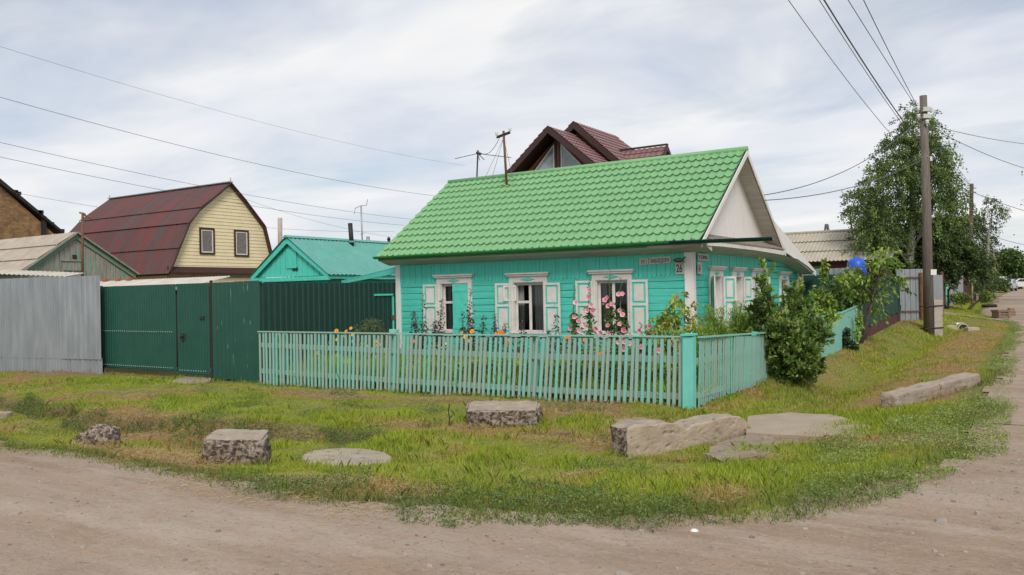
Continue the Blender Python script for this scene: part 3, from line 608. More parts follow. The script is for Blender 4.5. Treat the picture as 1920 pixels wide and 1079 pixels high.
for ex, ey in ((920, 335), (905, 334), (962, 332)):
    e = on_y(ex, ey, 2.6); e.z = rf(2.6); mb.tube([t0 - Vector((0, 0, .2)), e], .006, 4)
build('guy_wire', mb, m_wire, rm)
ab = on_y(894, 338, 2.8); atp = on_y(896, 282, 2.8)
an = thing('television_antenna', 'thin dipole aerial on the left end of the green roof ridge', 'antenna', (ab.x, 2.8, 5.05))
mb = MB(); mb.tube([(ab.x, 2.8, 5.0), (atp.x, 2.8, atp.z)], .022, 6); build('mast', mb, m_black, an)
mb = MB(); l = on_y(853, 298, 2.8); r = on_y(958, 296, 2.8); c = Vector((atp.x, 2.8, atp.z - .1)); mb.tube([l, c, r], .010, 5); mb.tube([c, on_y(908, 300, 2.8)], .012, 5); mb.tube([c, on_y(899, 301, 2.8)], .01, 5); mb.beam(c + Vector((-.05, 0, .03)), c + Vector((.1, 0, -.03)), .05, .06); build('dipole_arms', mb, m_black, an)

# ================================================================== FENCES AND GATES
FY = -4.6; FX = 1.75
def lean_at(x): return np.interp(x, [-8.6, -6.5, -5, -2, 0, 1.2, 1.6], [.0, .015, .055, .085, .075, .05, .03])
pf = thing('picket_fence', 'faded turquoise picket fence along the front of the flower garden', 'fence', (-3.4, FY, -.35))
n = 92
for i in range(n):
    x = -8.46 + (1.52 + 8.46) * i / (n - 1) + random.uniform(-.012, .012); g = gz1(x, FY); z0 = g + random.uniform(-.03, .05); z1 = .865 - .02 * math.sin((x + 8.5) / 10 * math.pi) + random.uniform(-.012, .008)
    ln = lean_at(x) + random.uniform(-.012, .012); ww = random.uniform(.05, .058); d = (z1 - z0) * ln
    mb = MB(); y = FY - .02 + random.uniform(-.006, .006)
    mb.prism([(x - ww / 2, y, z0), (x + ww / 2, y, z0), (x + ww / 2 + d, y, z1), (x - ww / 2 + d, y, z1)], (0, -.02, 0))
    build('picket', mb, m_pik2 if random.random() < .3 else m_pik, pf)
mb = MB(); mb.box(-8.52, -3.6, FY - .055, FY + .03, .868, .893); build('top_rail', mb, m_pik, pf)
mb = MB(); mb.beam((-3.62, FY - .012, .875), (1.6, FY - .012, .897), .10, .022); build('top_rail', mb, m_pik2, pf)
for z in (.53, -.06):
    mb = MB(); mb.beam((-8.5, FY + .02, z + .05), (-4.5, FY + .02, z + .0), .04, .10); mb.beam((-4.5, FY + .022, z), (-1.2, FY + .02, z - .02), .04, .10); mb.beam((-1.2, FY + .022, z - .02), (1.6, FY + .02, z), .04, .10); build('rail', mb, m_pik, pf)
for x, wv, zt in ((-8.1, .10, .84), (-7.85, .10, .84), (-4.62, .17, .96), (-1.3, .15, .87)):
    mb = MB(); mb.beam((x, FY + .10, -.5), (x + .04, FY + .10, zt), wv, .12, (0, 1, 0)); build('post', mb, m_pik2, pf, bevel=.006)
cp = thing('fence_post', 'thick square turquoise post at the corner of the picket fence', 'post', (1.68, FY, -.3))
mb = MB(); mb.beam((1.66, FY - .03, -.5), (1.69, FY - .03, .905), .17, .17, (0, 1, 0)); build('shaft', mb, m_post, cp, bevel=.008)
mb = MB(); mb.beam((1.58, FY - .03, .925), (1.79, FY - .03, .935), .23, .035); build('cap', mb, m_trq, cp, bevel=.004)
sf = thing('picket_fence', 'short picket fence return running from the corner post back to the big bush', 'fence', (FX, -2.4, -.25))
n = 41
for i in range(n):
    y = -4.42 + 4.15 * i / (n - 1) + random.uniform(-.008, .008); x = FX + .02 * math.sin(y * 2); z0 = gz1(x, y) + random.uniform(.0, .05); z1 = .86 - .13 * sm(-4.4, -.6, y) + random.uniform(-.012, .012); d = random.uniform(-.02, .05)
    mb = MB(); mb.prism([(x, y - .019, z0), (x, y + .019, z0), (x + .03, y + .019 + d, z1), (x + .03, y - .019 + d, z1)], (.02, 0, 0)); build('picket', mb, m_pik2 if random.random() < .4 else m_pik, sf)
mb = MB(); mb.beam((FX + .04, -4.45, .882), (FX + .04, -.3, .75), .07, .025); build('top_rail', mb, m_pik2, sf)
for z in (.5, -.05): mb = MB(); mb.beam((FX - .02, -4.45, z), (FX - .02, -.3, z - .05), .04, .09); build('rail', mb, m_pik, sf)
for y, zt in ((-1.1, .80), (-.35, .76)): mb = MB(); mb.beam((FX - .07, y, -.4), (FX - .07, y, zt), .10, .10); build('post', mb, m_trq, sf)

def corr(mb, p, u, v, W_, H_, period=.11, depth=.018, mi=0, bend=0, jag=0):
    """profiled sheet: u along, v up, trapezoid ribs"""
    u = Vector(u).normalized(); v = Vector(v).normalized(); nn = u.cross(v).normalized(); p = Vector(p)
    offs = []; x = 0.0
    while x < W_: 
        for f, o in ((0, 0), (.42, 0), (.55, 1), (.87, 1)):
            if x + f * period <= W_: offs.append((x + f * period, o))
        x += period
    offs.append((W_, 0)); nv = 5
    mb.grid([[tuple(p + u * a + v * (H_ * j / nv) + nn * (depth * o + bend * math.sin(a * 2.1 + j) * .01)) for a, o in offs] for j in range(nv + 1)], mi); return mb
def sine_sheet(mb, p, u, v, W_, H_, period=.15, depth=.025, rows_=1, lap=.02, mi=0, per=6):
    u = Vector(u).normalized(); v = Vector(v).normalized(); nn = u.cross(v).normalized(); p = Vector(p); k = int(W_ / period * per)
    for r in range(rows_):
        h0, h1 = H_ * r / rows_, H_ * (r + 1) / rows_ + (.06 if r < rows_ - 1 else 0)
        mb.grid([[tuple(p + u * (W_ * i / k) + v * h + nn * (depth * .5 * math.sin(2 * math.pi * i / per) + o)) for i in range(k + 1)] for h, o in ((h0, lap), (h1, 0))], mi)
    return mb
GY = -4.23
def gx(px): return on_y(px, 620, GY).x
gt = thing('entrance_gate', 'dark green profiled steel gate with a wicket door and rows of bright rivets', 'gate', (gx(300), GY, -.35))
x0, x1, x2, x3, x4 = gx(190), gx(331), gx(332.5), gx(394), gx(397.5)
zt = on_y(300, 534, GY).z
def rivets(mb, xa, xb, z, n): 
    for i in range(n):
        x = xa + (xb - xa) * (i + .5) / n; mb.box(x - .009, x + .009, GY - .045, GY - .03, z - .009, z + .009, 1)
mb = corr(MB(), (x0 + .03, GY, -.17), (1, 0, 0), (0, 0, 1), x1 - x0 - .05, zt + .17, .105); mb.box(x0 + .03, x1, GY + .005, GY + .05, -.2, -.12); rivets(mb, x0 + .1, x1 - .1, .82, 34); rivets(mb, x0 + .1, x1 - .1, -.10, 34)
lf = build('gate_leaf', mb, [m_gate, m_rivet], gt)
mb = corr(MB(), (x2 + .02, GY - .005, -.22), (1, 0, 0), (0, 0, 1), x3 - x2 - .03, zt + .22, .105); mb.box(x2 + .02, x3, GY + .005, GY + .05, -.25, -.16); rivets(mb, x2 + .1, x3 - .1, -.14, 12)
wk = build('wicket_door', mb, [m_gate, m_rivet], gt)
a = on_y(343, 632, GY - .04); mb = MB(); mb.box(a.x - .06, a.x + .05, GY - .06, GY - .03, a.z - .09, a.z + .09); mb.tube([(a.x - .03, GY - .10, a.z - .03), (a.x + .03, GY - .10, a.z + .02), (a.x + .05, GY - .06, a.z + .04)], .018, 6); build('handle', mb, m_black, wk)
a = on_y(379, 596, GY - .04); mb = MB(); mb.box(a.x - .09, a.x + .09, GY - .05, GY - .026, a.z - .035, a.z + .035); build('letter_slot', mb, m_dark, wk)
mb = MB(); mb.tube([(x3 + .025, GY + .03, -.5), (x3 + .025, GY + .03, zt + .06)], .035, 8); mb.tube([(x0 - .02, GY + .03, -.5), (x0 - .02, GY + .03, zt + .02)], .045, 8); build('gate_post', mb, m_black, gt)
mb = MB(); mb.box(x0, gx(489), GY + .03, GY + .07, zt - .06, zt - .01); build('top_bar', mb, m_gate, gt)
x5 = gx(488)
px_ = thing('steel_fence', 'green profiled steel panel with peeling pale scratches between wicket and picket fence', 'fence', (x4 + 1, GY, -.35))
mb = corr(MB(), (x4 + .03, GY - .01, -.30), (1, 0, 0), (0, 0, 1), (gx(442) - x4) - .03, zt + .30, .15); mb.grid([[(gx(442) + d, GY - .012 + o, z) for d, o in ((0, 0), (.3, .004), (.6, 0), (x5 - gx(442), .006))] for z in (-.34, .8, zt + .01)]); build('sheet', mb, m_gatep, px_)
mb = MB(); mb.box(x4 + .03, x5, GY + .01, GY + .05, -.36, -.30); build('bottom_bar', mb, m_black, px_)
# grey galvanised fence on the left
A0 = Vector((on_y(189, 620, GY - .27).x, GY - .27, 0)); D0 = Vector((-.985, -.16, 0)).normalized()
gf = thing('metal_fence', 'grey galvanised ribbed sheet fence left of the green gate', 'fence', A0 + D0 * 4 + Vector((0, 0, -.4)))
zl = at(188, 517, (A0 - CAM).dot(FWD)).z
mb = corr(MB(), A0 + Vector((0, 0, .05)), D0, (0, 0, 1), 1.62, zl - .05, .20, .022); build('upper_sheet', mb, m_galv, gf, label='newer wide-ribbed sheet at the gate end')
mb = corr(MB(), A0 + D0 * 1.6 + Vector((0, .02, .05)), D0, (0, 0, 1), 9.5, zl - .04, .105, .02); build('upper_sheet', mb, m_galv, gf)
mb = corr(MB(), A0 + Vector((0, .03, -.5)), D0, (0, 0, 1), 11, .6, .13, .018); build('lower_sheet', mb, m_galv, gf)
# dark green return fence from the gate to the house
R0 = Vector((x5 - .03, GY + .02, 0)); R1 = Vector((-8.44, -.02, 0)); D1 = (R1 - R0); Lr = D1.length; D1.normalize()
rfz = 1.99
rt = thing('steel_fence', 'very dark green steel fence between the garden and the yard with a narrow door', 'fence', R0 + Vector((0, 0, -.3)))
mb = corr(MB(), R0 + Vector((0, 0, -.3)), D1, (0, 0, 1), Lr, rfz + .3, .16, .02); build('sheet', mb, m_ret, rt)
nrm_ = Vector((D1.y, -D1.x, 0))
def on_ret(px, py):
    d = ray(px, py); k = (R0 - CAM).dot(nrm_) / d.dot(nrm_); return CAM + d * k
da, db = on_ret(700, 553), on_ret(735, 553); dz = on_ret(720, 553).z
mb = MB(); off = nrm_ * .035; mb.beam(Vector((da.x, da.y, dz)) + off, Vector((db.x, db.y, dz)) + off, .03, .05); mb.beam(Vector((db.x, db.y, dz - .05)) + off, Vector((db.x, db.y, -.3)) + off, .03, .05); build('door_frame', mb, m_trq, rt)
mb = MB(); h = Vector((db.x, db.y, dz - .62)) + off; mb.box(h.x - .03, h.x + .03, h.y - .05, h.y + .05, h.z - .06, h.z + .06); build('latch', mb, m_rust, rt)
# pale step slab by the wicket
def slab(name, label, cat, pts, thick, mat, group=None, rough_=.02, dz=.02):
    """flat slab from pixel outline on the ground"""
    P = [hit(*p) for p in pts]; c = sum(P, Vector()) / len(P); zt = max(p.z for p in P) * .5 + c.z * .5 + dz
    bm = bmesh.new(); vs = [bm.verts.new((p.x - c.x, p.y - c.y, zt - c.z)) for p in P]; f = bm.faces.new(vs); r = bmesh.ops.extrude_face_region(bm, geom=[f]); vv = [e for e in r['geom'] if isinstance(e, bmesh.types.BMVert)]
    for v in vv: v.co.z -= thick
    bmesh.ops.triangulate(bm, faces=bm.faces[:]); bmesh.ops.subdivide_edges(bm, edges=bm.edges[:], cuts=3, use_grid_fill=True)
    for v in bm.verts:
        q = v.co * 3 + c; v.co += Vector((noise.noise(q), noise.noise(q + Vector((9, 2, 1))), noise.noise(q + Vector((3, 7, 5))) * .6)) * rough_ * 2
    bmesh.ops.recalc_face_normals(bm, faces=bm.faces)
    me = bpy.data.meshes.new(name); bm.to_mesh(me); bm.free(); me.materials.append(mat); o = put(bpy.data.objects.new(name, me)); o.location = c; return tag(o, label, cat, group)
slab('step_slab', 'pale concrete slab on the grass in front of the wicket door', 'slab', [(318, 718), (350, 708), (395, 709), (392, 719), (345, 722)], .12, m_conc)
# turquoise board fence further along the side street
f2 = thing('board_fence', 'turquoise close-boarded fence with a stepped top beyond the big bush', 'fence', (FX, 6, -.1))
def panel(name, mb, y0, y1, za, zb, par):
    n = int((y1 - y0) / .085)
    for i in range(n):
        y = y0 + (y1 - y0) * i / n; z0 = gz1(FX, y) - .05; z1 = za + (zb - za) * i / n + random.uniform(-.01, .01); o = random.uniform(0, .015)
        mb.box(FX + o, FX + .02 + o, y + .004, y + (y1 - y0) / n - .003, z0, z1)
    return build(name, mb, m_pik2, par)
panel('panel', MB(), 2.6, 6.6, .88, .90, f2); panel('panel', MB(), 6.6, 9.35, .90, 1.08, f2)
for y, z in ((2.7, .9), (6.6, .96), (9.3, 1.1)): mb = MB(); mb.box(FX - .08, FX - .005, y, y + .08, -.3, z); build('post', mb, m_trq, f2)
mb = MB(); mb.beam((FX + .02, 2.6, .905), (FX + .02, 6.6, .925), .06, .025); mb.beam((FX + .02, 6.6, .93), (FX + .02, 9.35, 1.10), .06, .025); build('top_rail', mb, m_pik2, f2)
# shade net fence and wooden kick boards
nf = thing('net_fence', 'dark green shade net fence over low brown boards before the grey metal gate', 'fence', (FX, 13, 0))
mb = MB(); ny = 40; y0, y1 = 9.45, 17.45
mb.grid([[(FX + .04 + .03 * math.sin(j * 1.1 + k * .8) * (k / 6.0 < .95), y0 + (y1 - y0) * j / ny, (gz1(FX, y0 + (y1 - y0) * j / ny) + .38) * (1 - k / 6.0) + 1.98 * k / 6.0 + .03 * math.sin(j * .9) * (k == 6)) for j in range(ny + 1)] for k in range(7)]); build('net', mb, m_net, nf, smooth=True)
mb = MB(); mb.grid([[(-.0, 9.9, z), (.8, 9.8, z), (FX, 9.45, z)] for z in (0, 2.02)]); build('net', mb, m_net, nf)
mb = MB()
for i in range(46):
    y = y0 + (y1 - y0) * i / 46; mb.box(FX - .02, FX + .015, y, y + .16, gz1(FX, y) - .1, gz1(FX, y) + .40 + random.uniform(-.03, .03))
build('kick_board', mb, m_brickw, nf)
for y in (9.5, 12.2, 14.9, 17.4): mb = MB(); mb.tube([(FX - .05, y, -.2), (FX - .05, y, 2.0)], .04, 6); build('post', mb, m_bark, nf)
mb = MB(); mb.beam((FX + .06, 17.2, 1.95), (FX + .09, 17.1, .9), .02, .05); build('white_batten', mb, m_wht, nf)
mb = corr(MB(), (-.1, 10.1, 1.2), (1, -.18, 0), (0, 0, 1), 1.9, 1.02, .19, .02); build('backing_sheet', mb, m_galv, nf)
# grey sheet gate with a rusty frame
Yg = 32.0
def gp(px, py, dY=0): return at(px, py, Yg + dY)
a, b, c = gp(1683, 610), gp(1727, 606), gp(1741, 600, 1.2)
zg = gp(1700, 505).z
mg = thing('sheet_gate', 'grey ribbed sheet gate with rusty frame bars behind the utility pole', 'gate', ((a.x + b.x) / 2, (a.y + b.y) / 2, .2))
for q, r, nm in ((a, b, 'gate_leaf'), (b, c, 'side_sheet')):
    d = Vector((r.x - q.x, r.y - q.y, 0)); mb = corr(MB(), (q.x, q.y, gz1(q.x, q.y) - .1), d, (0, 0, 1), d.length, zg - gz1(q.x, q.y) + .1, .21, .03); build(nm, mb, m_galv, mg)
d = (b - a); d.z = 0; d.normalize(); f = -FWD * .07; mb = MB()
for py in (521, 584, 603): z = gp(1700, py).z; mb.beam(Vector((a.x, a.y, z)) + f, Vector((b.x, b.y, z)) + f, .03, .05)
build('frame_bar', mb, m_rust, mg); mb = MB(); mb.tube([Vector((b.x, b.y, -.1)) + f, Vector((b.x, b.y, zg - .15)) + f], .06, 8); build('gate_post', mb, m_rust, mg)
# more fences along the side street
cf = thing('metal_fence', 'grey ribbed sheet fence with a reddish edge standing right behind the utility pole', 'fence', (2.0, 21, .2))
p = at(1741, 600, 34.5); q = at(1768, 594, 36.5); zc_ = at(1755, 520, 35).z; d = Vector((q.x - p.x, q.y - p.y, 0))
mb = corr(MB(), (p.x, p.y, .1), d, (0, 0, 1), d.length, zc_, .2, .03); build('sheet', mb, m_galv, cf); mb = MB(); mb.tube([(q.x, q.y, 0), (q.x, q.y, zc_ + .25)], .06, 6); build('post', mb, m_rust, cf)
hf = thing('board_fence', 'grey and brown yard fence in the shade of the street trees', 'fence', at(1800, 572, 52))
mb = MB()
p0 = at(1781, 562, 50); p1 = at(1806, 560, 54); p2 = at(1830, 558, 62)
for (q, r, mt, nm) in ((p0, p1, m_galv, 'sheet'), (p1, at(1814, 559, 55), m_brickw, 'brick_pier'), (at(1814, 559, 55), p2, m_black, 'dark_gate')):
    mb = MB(); d = Vector((r.x - q.x, r.y - q.y, 0)); corr(mb, (q.x, q.y, .2), d, (0, 0, 1), d.length, 2.0, .2, .02); build(nm, mb, mt, hf)
tq = thing('small_gate', 'bright turquoise gate leaf seen past the yellow gas pipe', 'gate', at(1775, 575, 46))
mb = MB(); p0 = at(1772, 570, 46); p1 = at(1779, 569, 46.5); mb.prism([(p0.x, p0.y, .25), (p1.x, p1.y, .25), (p1.x, p1.y, 1.9), (p0.x, p0.y, 1.9)], FWD * .05); build('leaf', mb, m_trq, tq)

# ================================================================== BUILDINGS BEHIND
def V3(x, y, z): return Vector((x, y, z))
# --- turquoise outbuilding: gable towards the street, ridge running back
oy = 2.6
L_, R_, A_ = on_y(471, 520, oy), on_y(616, 518, oy), on_y(538, 447, oy); ze = (L_.z + R_.z) / 2
re = on_x(727, 459, A_.x).y
ob = thing('outbuilding', 'turquoise plank outbuilding with a teal sheet metal roof left of the green roofed house', 'outbuilding', (A_.x, oy + 2, -.3))
mb = MB(); xl, xr = L_.x + .3, R_.x - .25
planks(mb, xl, xr, -.3, ze - .15, [], lambda s, n, z: (s, oy + .3 - n, z), .17); planks(mb, oy + .3, re - .4, -.3, ze - .1, [], lambda s, n, z: (xr + n, s, z), .17); mb.T = None; mb.box(xl, xr - .05, oy + .4, re - .4, -.3, ze - .15); build('plank_wall', mb, m_log, ob)
mb = MB(); k = 26; gxl, gxr = L_.x + .15, R_.x - .15
for i in range(k):
    a, b = gxl + (gxr - gxl) * i / k + .004, gxl + (gxr - gxl) * (i + 1) / k - .004
    h = lambda x: ze + .02 + (A_.z - .08 - ze) * (1 - abs(x - A_.x) / ((A_.x - L_.x) if x < A_.x else (R_.x - A_.x)))
    mb.prism([(a, oy + .12 + .01 * (i % 2), ze), (b, oy + .12 + .01 * (i % 2), ze), (b, oy + .12 + .01 * (i % 2), max(ze + .01, h(b))), (a, oy + .12 + .01 * (i % 2), max(ze + .01, h(a)))], (0, .03, 0))
build('gable_boarding', mb, m_frz, ob)
a, b = on_y(548, 503, oy + .1), on_y(556, 508, oy + .1); mb = MB(); mb.box(a.x, b.x + .05, oy + .10, oy + .118, b.z, a.z + .02); build('hatch_opening', mb, m_dark, ob)
mb = MB(); a, b = on_y(537, 459, oy + .1), on_y(556, 503, oy + .1); mb.box(a.x, b.x, oy + .085, oy + .11, b.z, a.z - .15); build('hatch_door', mb, m_frz, ob)
mb = MB()
for E_ in (L_, R_): mb.prism([(A_.x, oy - .02, A_.z + .02), (E_.x, oy - .02, ze + .05), (E_.x, oy - .02, ze - .13), (A_.x, oy - .02, A_.z - .18)], (0, .05, 0))
mb.box(L_.x - .02, R_.x + .02, oy - .03, oy + .03, ze - .16, ze - .02); mb.box(L_.x + .05, R_.x - .02, oy + .03, oy + .28, ze - .14, ze - .06)
mb.prism([(R_.x - .02, oy, ze - .12), (R_.x - .02, re, ze - .12), (R_.x - .02, re, ze + .02), (R_.x - .02, oy, ze + .02)], (.03, 0, 0)); build('trim_board', mb, m_trq, ob)
for E_ in (L_, R_):
    mb = MB(); u = V3(0, 1, 0); v = V3(A_.x - E_.x, 0, A_.z - ze); p = V3(E_.x, oy - .08, ze + .06)
    if E_ is R_: corr(mb, (R_.x + .08, oy - .08, ze + .03), u, v, re - oy + .1, v.length + .05, .2, -.028)
    else: corr(mb, p, u, v, re - oy + .1, v.length, .2, .028)
    build('sheet_roof', mb, m_otrq, ob)
mb = MB(); mb.prism([(A_.x - .14, oy - .1, A_.z + .02), (A_.x, oy - .1, A_.z + .11), (A_.x + .14, oy - .1, A_.z + .02)], (0, re - oy + .1, 0)); build('ridge_cap', mb, m_otrq, ob)
mb = MB(); p = on_y(640, 529, 1.6); q = on_y(742, 503, .6); mb.prism([p, q, q + V3(0, 0, -.16), p + V3(0, 0, -.06)], (0, .05, 0)); mb.prism([p + V3(0, 0, .01), q + V3(0, 0, .01), q + V3(0, 1.6, .2), p + V3(0, 1.4, .12)], (0, 0, .03)); build('porch_awning', mb, m_trq, ob)
cx_ = on_x(660, 455, A_.x + .3); ct = on_x(661, 419, A_.x + .3)
ch = thing('stove_pipe', 'dark metal stove pipe leaning slightly on the teal outbuilding ridge', 'chimney', cx_)
mb = MB(); mb.tube([(cx_.x, cx_.y, cx_.z - .3), (cx_.x - .03, cx_.y - .05, ct.z)], .085, 10); build('pipe', mb, m_black, ch, smooth=True); mb = MB(); mb.tube([(cx_.x, cx_.y, cx_.z + .0), (cx_.x, cx_.y, cx_.z + .06)], .13, 10); build('flashing', mb, m_otrq, ch)
def mast(name, label, cat, px, py0, py1, Y, r, mat, parts=()):
    a, b = at(px[0], py0, Y), at(px[1], py1, Y); t = thing(name, label, cat, a); mb = MB(); mb.tube([(a.x, a.y, a.z - .6), b], r, 8); build('mast', mb, mat, t, smooth=True)
    for nm, lines, rr in parts:
        mb = MB()
        for l in lines: mb.tube([at(x, y, Y) for x, y in l], rr, 5)
        build(nm, mb, mat, t)
    return t
mast('television_antenna', 'tall thin aerial with a bent arm behind the teal outbuilding roof', 'antenna', (680, 677), 462, 386, 36, .03, m_galv, [('bent_arm', [[(664, 402), (666, 391), (677, 386), (687, 386), (689, 374)], [(676, 440), (682, 438)]], .016)])
mast('concrete_pole', 'short grey post top beyond the yellow house gable', 'post', (525, 525), 470, 409, 48, .13, m_stub)
mast('stove_pipe', 'short pale pipe top behind the teal roof right of the tall aerial', 'chimney', (690, 690), 462, 444, 36, .08, m_galv)
mast('stove_pipe', 'little capped chimney pipe at the left edge of the green tiled roof', 'chimney', (729, 729), 465, 451, 34, .06, m_black, [('cap', [[(726, 449), (732, 449)], [(729, 445), (729, 449)]], .05)])

# --- yellow house with the streaked mansard roof
gx0 = at(317, 510, 45).x
P = [on_x(px, py, gx0) for px, py in ((318, 511), (350, 420), (372, 391), (428, 344), (455, 376), (492, 436), (513, 474))]
P[0].y -= .15; zb = P[0].z; P[-1].z = zb; P[5].z = P[1].z + .15
y0, y1 = P[0].y, P[-1].y; xl = on_y(205, 366, P[3].y).x
ye = thing('yellow_house', 'cream yellow sided house with a streaked dark red mansard roof', 'house', (gx0, (y0 + y1) / 2, 0))
mb = MB(); zz_ = zb - .55
def halfw(z):  # y range of the gable at height z
    def cross(pts):
        for a, b in zip(pts, pts[1:]):
            if min(a.z, b.z) <= z <= max(a.z, b.z): f = (z - a.z) / (b.z - a.z + 1e-9); return a.y + (b.y - a.y) * f
    return cross(P[:4]), cross(P[3:])
z = zb
while z < P[3].z - .08:
    zt_ = min(z + .2, P[3].z - .03); a, b = halfw(z); c, d = halfw(zt_); mb.add([(gx0 + .02, a, z), (gx0 + .02, b, z), (gx0 - .005, d, zt_), (gx0 - .005, c, zt_)], [(0, 1, 2, 3)]); mb.add([(gx0 + .02, a, z), (gx0 + .02, b, z), (gx0 - .01, b, z), (gx0 - .01, a, z)], [(0, 1, 2, 3)]); z = zt_
build('gable_siding', mb, m_ywood, ye)
mb = MB(); z = 0.
while z < zb - .3:
    mb.box(gx0 - .5, gx0 - .01, y0 + .3, y1 - .2, z, min(z + .196, zb - .3)); z += .2
mb.box(xl + .3, gx0 - .5, y0 + .3, y1 - .2, 0, zb + .1); build('wall', mb, m_ywood, ye)
mb = MB(); zc1, zc2 = on_x(320, 500, gx0).z, on_x(320, 511, gx0).z; mb.prism([(gx0 + .01, y0, zc1), (gx0 + .3, y0, zc2), (gx0 + .3, y0, zc2 - .06), (gx0 + .01, y0, zc2 - .06)], (0, y1 - y0, 0)); build('pent_strip', mb, m_brn, ye)
lap = 0
for i, (a, b) in enumerate(((0, 1), (1, 2), (2, 3))):
    mb = MB(); A1, B1 = P[a], P[b]; v = V3(0, B1.y - A1.y, B1.z - A1.z); ln = v.length
    if i == 0: sine_sheet(mb, (xl, A1.y - .05, A1.z - .1), (1, 0, 0), v, gx0 - xl + .25, ln + .12, .2, .035, 2, .07)
    else: sine_sheet(mb, (xl, A1.y - .02, A1.z), (1, 0, 0), v, gx0 - xl + .25, ln + .03, .2, .035, 1, .06)
    build('roof_sheet', mb, m_redroof, ye)
mb = MB(); mb.prism([V3(xl + .05, q.y, q.z - .06) for q in P[:4]] + [V3(xl + .05, q.y, q.z - .16) for q in P[:4][::-1]], (gx0 - xl + .1, 0, 0)); build('roof_lining', mb, m_brn, ye)
mb = MB(); mb.prism([V3(xl, q.y, q.z - .02) for q in P[3:]] + [V3(xl, q.y, q.z - .10) for q in P[3:][::-1]], (gx0 - xl + .2, 0, 0)); build('rear_roof', mb, m_redroof, ye)
mb = MB(); C = [V3(gx0 + .2, q.y, q.z) for q in P]; 
for a, b in zip(C, C[1:]): mb.beam(a, b, .06, .24, (1, 0, 0))
build('verge_trim', mb, m_brn, ye)
mb = MB(); mb.beam((xl, P[3].y, P[3].z + .06), (gx0 + .25, P[3].y, P[3].z + .06), .3, .05)
for x in (xl + .05, gx0 + .2): mb.tube([(x, P[3].y, P[3].z), (x, P[3].y, P[3].z + .32)], [.05, .02], 6)
build('ridge_cap', mb, m_galv, ye)
def far_window(par, xa, ya, xb, yb, gx, lab=None):
    a, b = on_x(xa, ya, gx), on_x(xb, yb, gx); mb = MB(); y_0, y_1, z1_, z0_ = a.y, b.y, a.z, b.z; f = .10
    def ring(mb, x0, x1, f, g): 
        mb.box(x0, x1, y_0 + g, y_0 + f + g, z0_ + g, z1_ - g); mb.box(x0, x1, y_1 - f - g, y_1 - g, z0_ + g, z1_ - g); mb.box(x0, x1, y_0 + f + g, y_1 - f - g, z0_ + g, z0_ + f + g); mb.box(x0, x1, y_0 + f + g, y_1 - f - g, z1_ - f - g, z1_ - g)
    ring(mb, gx, gx + .07, .10, 0); wn = build('window', mb, m_brn, par, label=lab); mb = MB(); ring(mb, gx + .0, gx + .05, .07, .102); build('sash', mb, m_wht, wn)
    mb = MB(); mb.box(gx + .022, gx + .03, y_0 + .15, y_1 - .15, z0_ + .15, z1_ - .15); build('pane', mb, M('curtained_glass', (.10, .095, .09), (.22, .20, .18), 6, stretch=(1, 3, 1), rough=.12), wn)
far_window(ye, 373, 427, 402, 478, gx0, 'left window with a patterned lace curtain'); far_window(ye, 438, 431, 466, 482, gx0)

# --- weathered shed with the peeling green gable
sx = at(40, 509, 31).x
a, b, c = on_x(38, 509, sx), on_x(252, 516, sx), on_x(141, 438, sx); zs = (a.z + b.z) / 2
sh = thing('weathered_shed', 'grey board shed with peeling green gable under a sandy slate roof', 'shed', (sx, c.y, 0))
mb = MB(); k = 22
for i in range(k):
    ya, yb = a.y + (b.y - a.y) * i / k + .006, a.y + (b.y - a.y) * (i + 1) / k - .006; h = lambda y: zs + (c.z - .1 - zs) * (1 - abs(y - c.y) / ((c.y - a.y) if y < c.y else (b.y - c.y)))
    o = random.uniform(0, .02); mb.prism([(sx + o, ya, zs - .3), (sx + o, yb, zs - .3), (sx + o, yb, max(zs, h(yb))), (sx + o, ya, max(zs, h(ya)))], (-.03, 0, 0))
build('gable_boarding', mb, m_grey, sh)
mb = MB(); mb.box(sx - 6, sx - .05, a.y + .2, b.y - .2, 0, zs); build('wall', mb, m_grey, sh)
mb = MB(); p, q = on_x(136, 478, sx + .04), on_x(144, 486, sx + .04); mb.box(sx + .022, sx + .04, p.y, q.y, q.z, p.z); build('vent_opening', mb, m_dark, sh)
mb = MB(); p, q = on_x(118, 490, sx + .04), on_x(152, 508, sx + .04); mb.box(sx + .022, sx + .05, p.y, q.y, q.z, p.z); mb.box(sx + .022, sx + .09, p.y - .05, q.y + .05, p.z, p.z + .05); build('hatch_door', mb, m_grey, sh)
m_gtrim = M('peeling_green_trim', (.10, .30, .20), (.25, .23, .18), 4, stretch=(1, 4, 4), rough=.8)
mb = MB()
for E_ in (a, b): mb.prism([(sx + .05, c.y, c.z - .02), (sx + .05, E_.y, zs - .02), (sx + .05, E_.y, zs - .2), (sx + .05, c.y, c.z - .22)], (.03, 0, 0))
build('verge_board', mb, m_gtrim, sh)
mb = MB()
for E_, s in ((a, -1), (b, 1)): mb.beam((sx + .16, c.y, c.z + .03), (sx + .16, E_.y + s * .1, zs - .03), .06, .12, (1, 0, 0))
build('verge_batten', mb, m_grey, sh)
mb = MB(); v = V3(0, c.y - a.y, c.z - zs); sine_sheet(mb, (sx - 9, a.y - .15, zs - .06), (1, 0, 0), v, 9.15, v.length + .18, .16, .035, 3, .05); build('slate_roof', mb, m_slate, sh)
mb = MB(); v = V3(0, c.y - b.y, c.z - zs); sine_sheet(mb, (sx - 9, b.y + .15, zs - .06), (1, 0, 0), v, 9.15, v.length + .18, .16, .035, 2, -.05); build('slate_roof', mb, m_slate, sh)
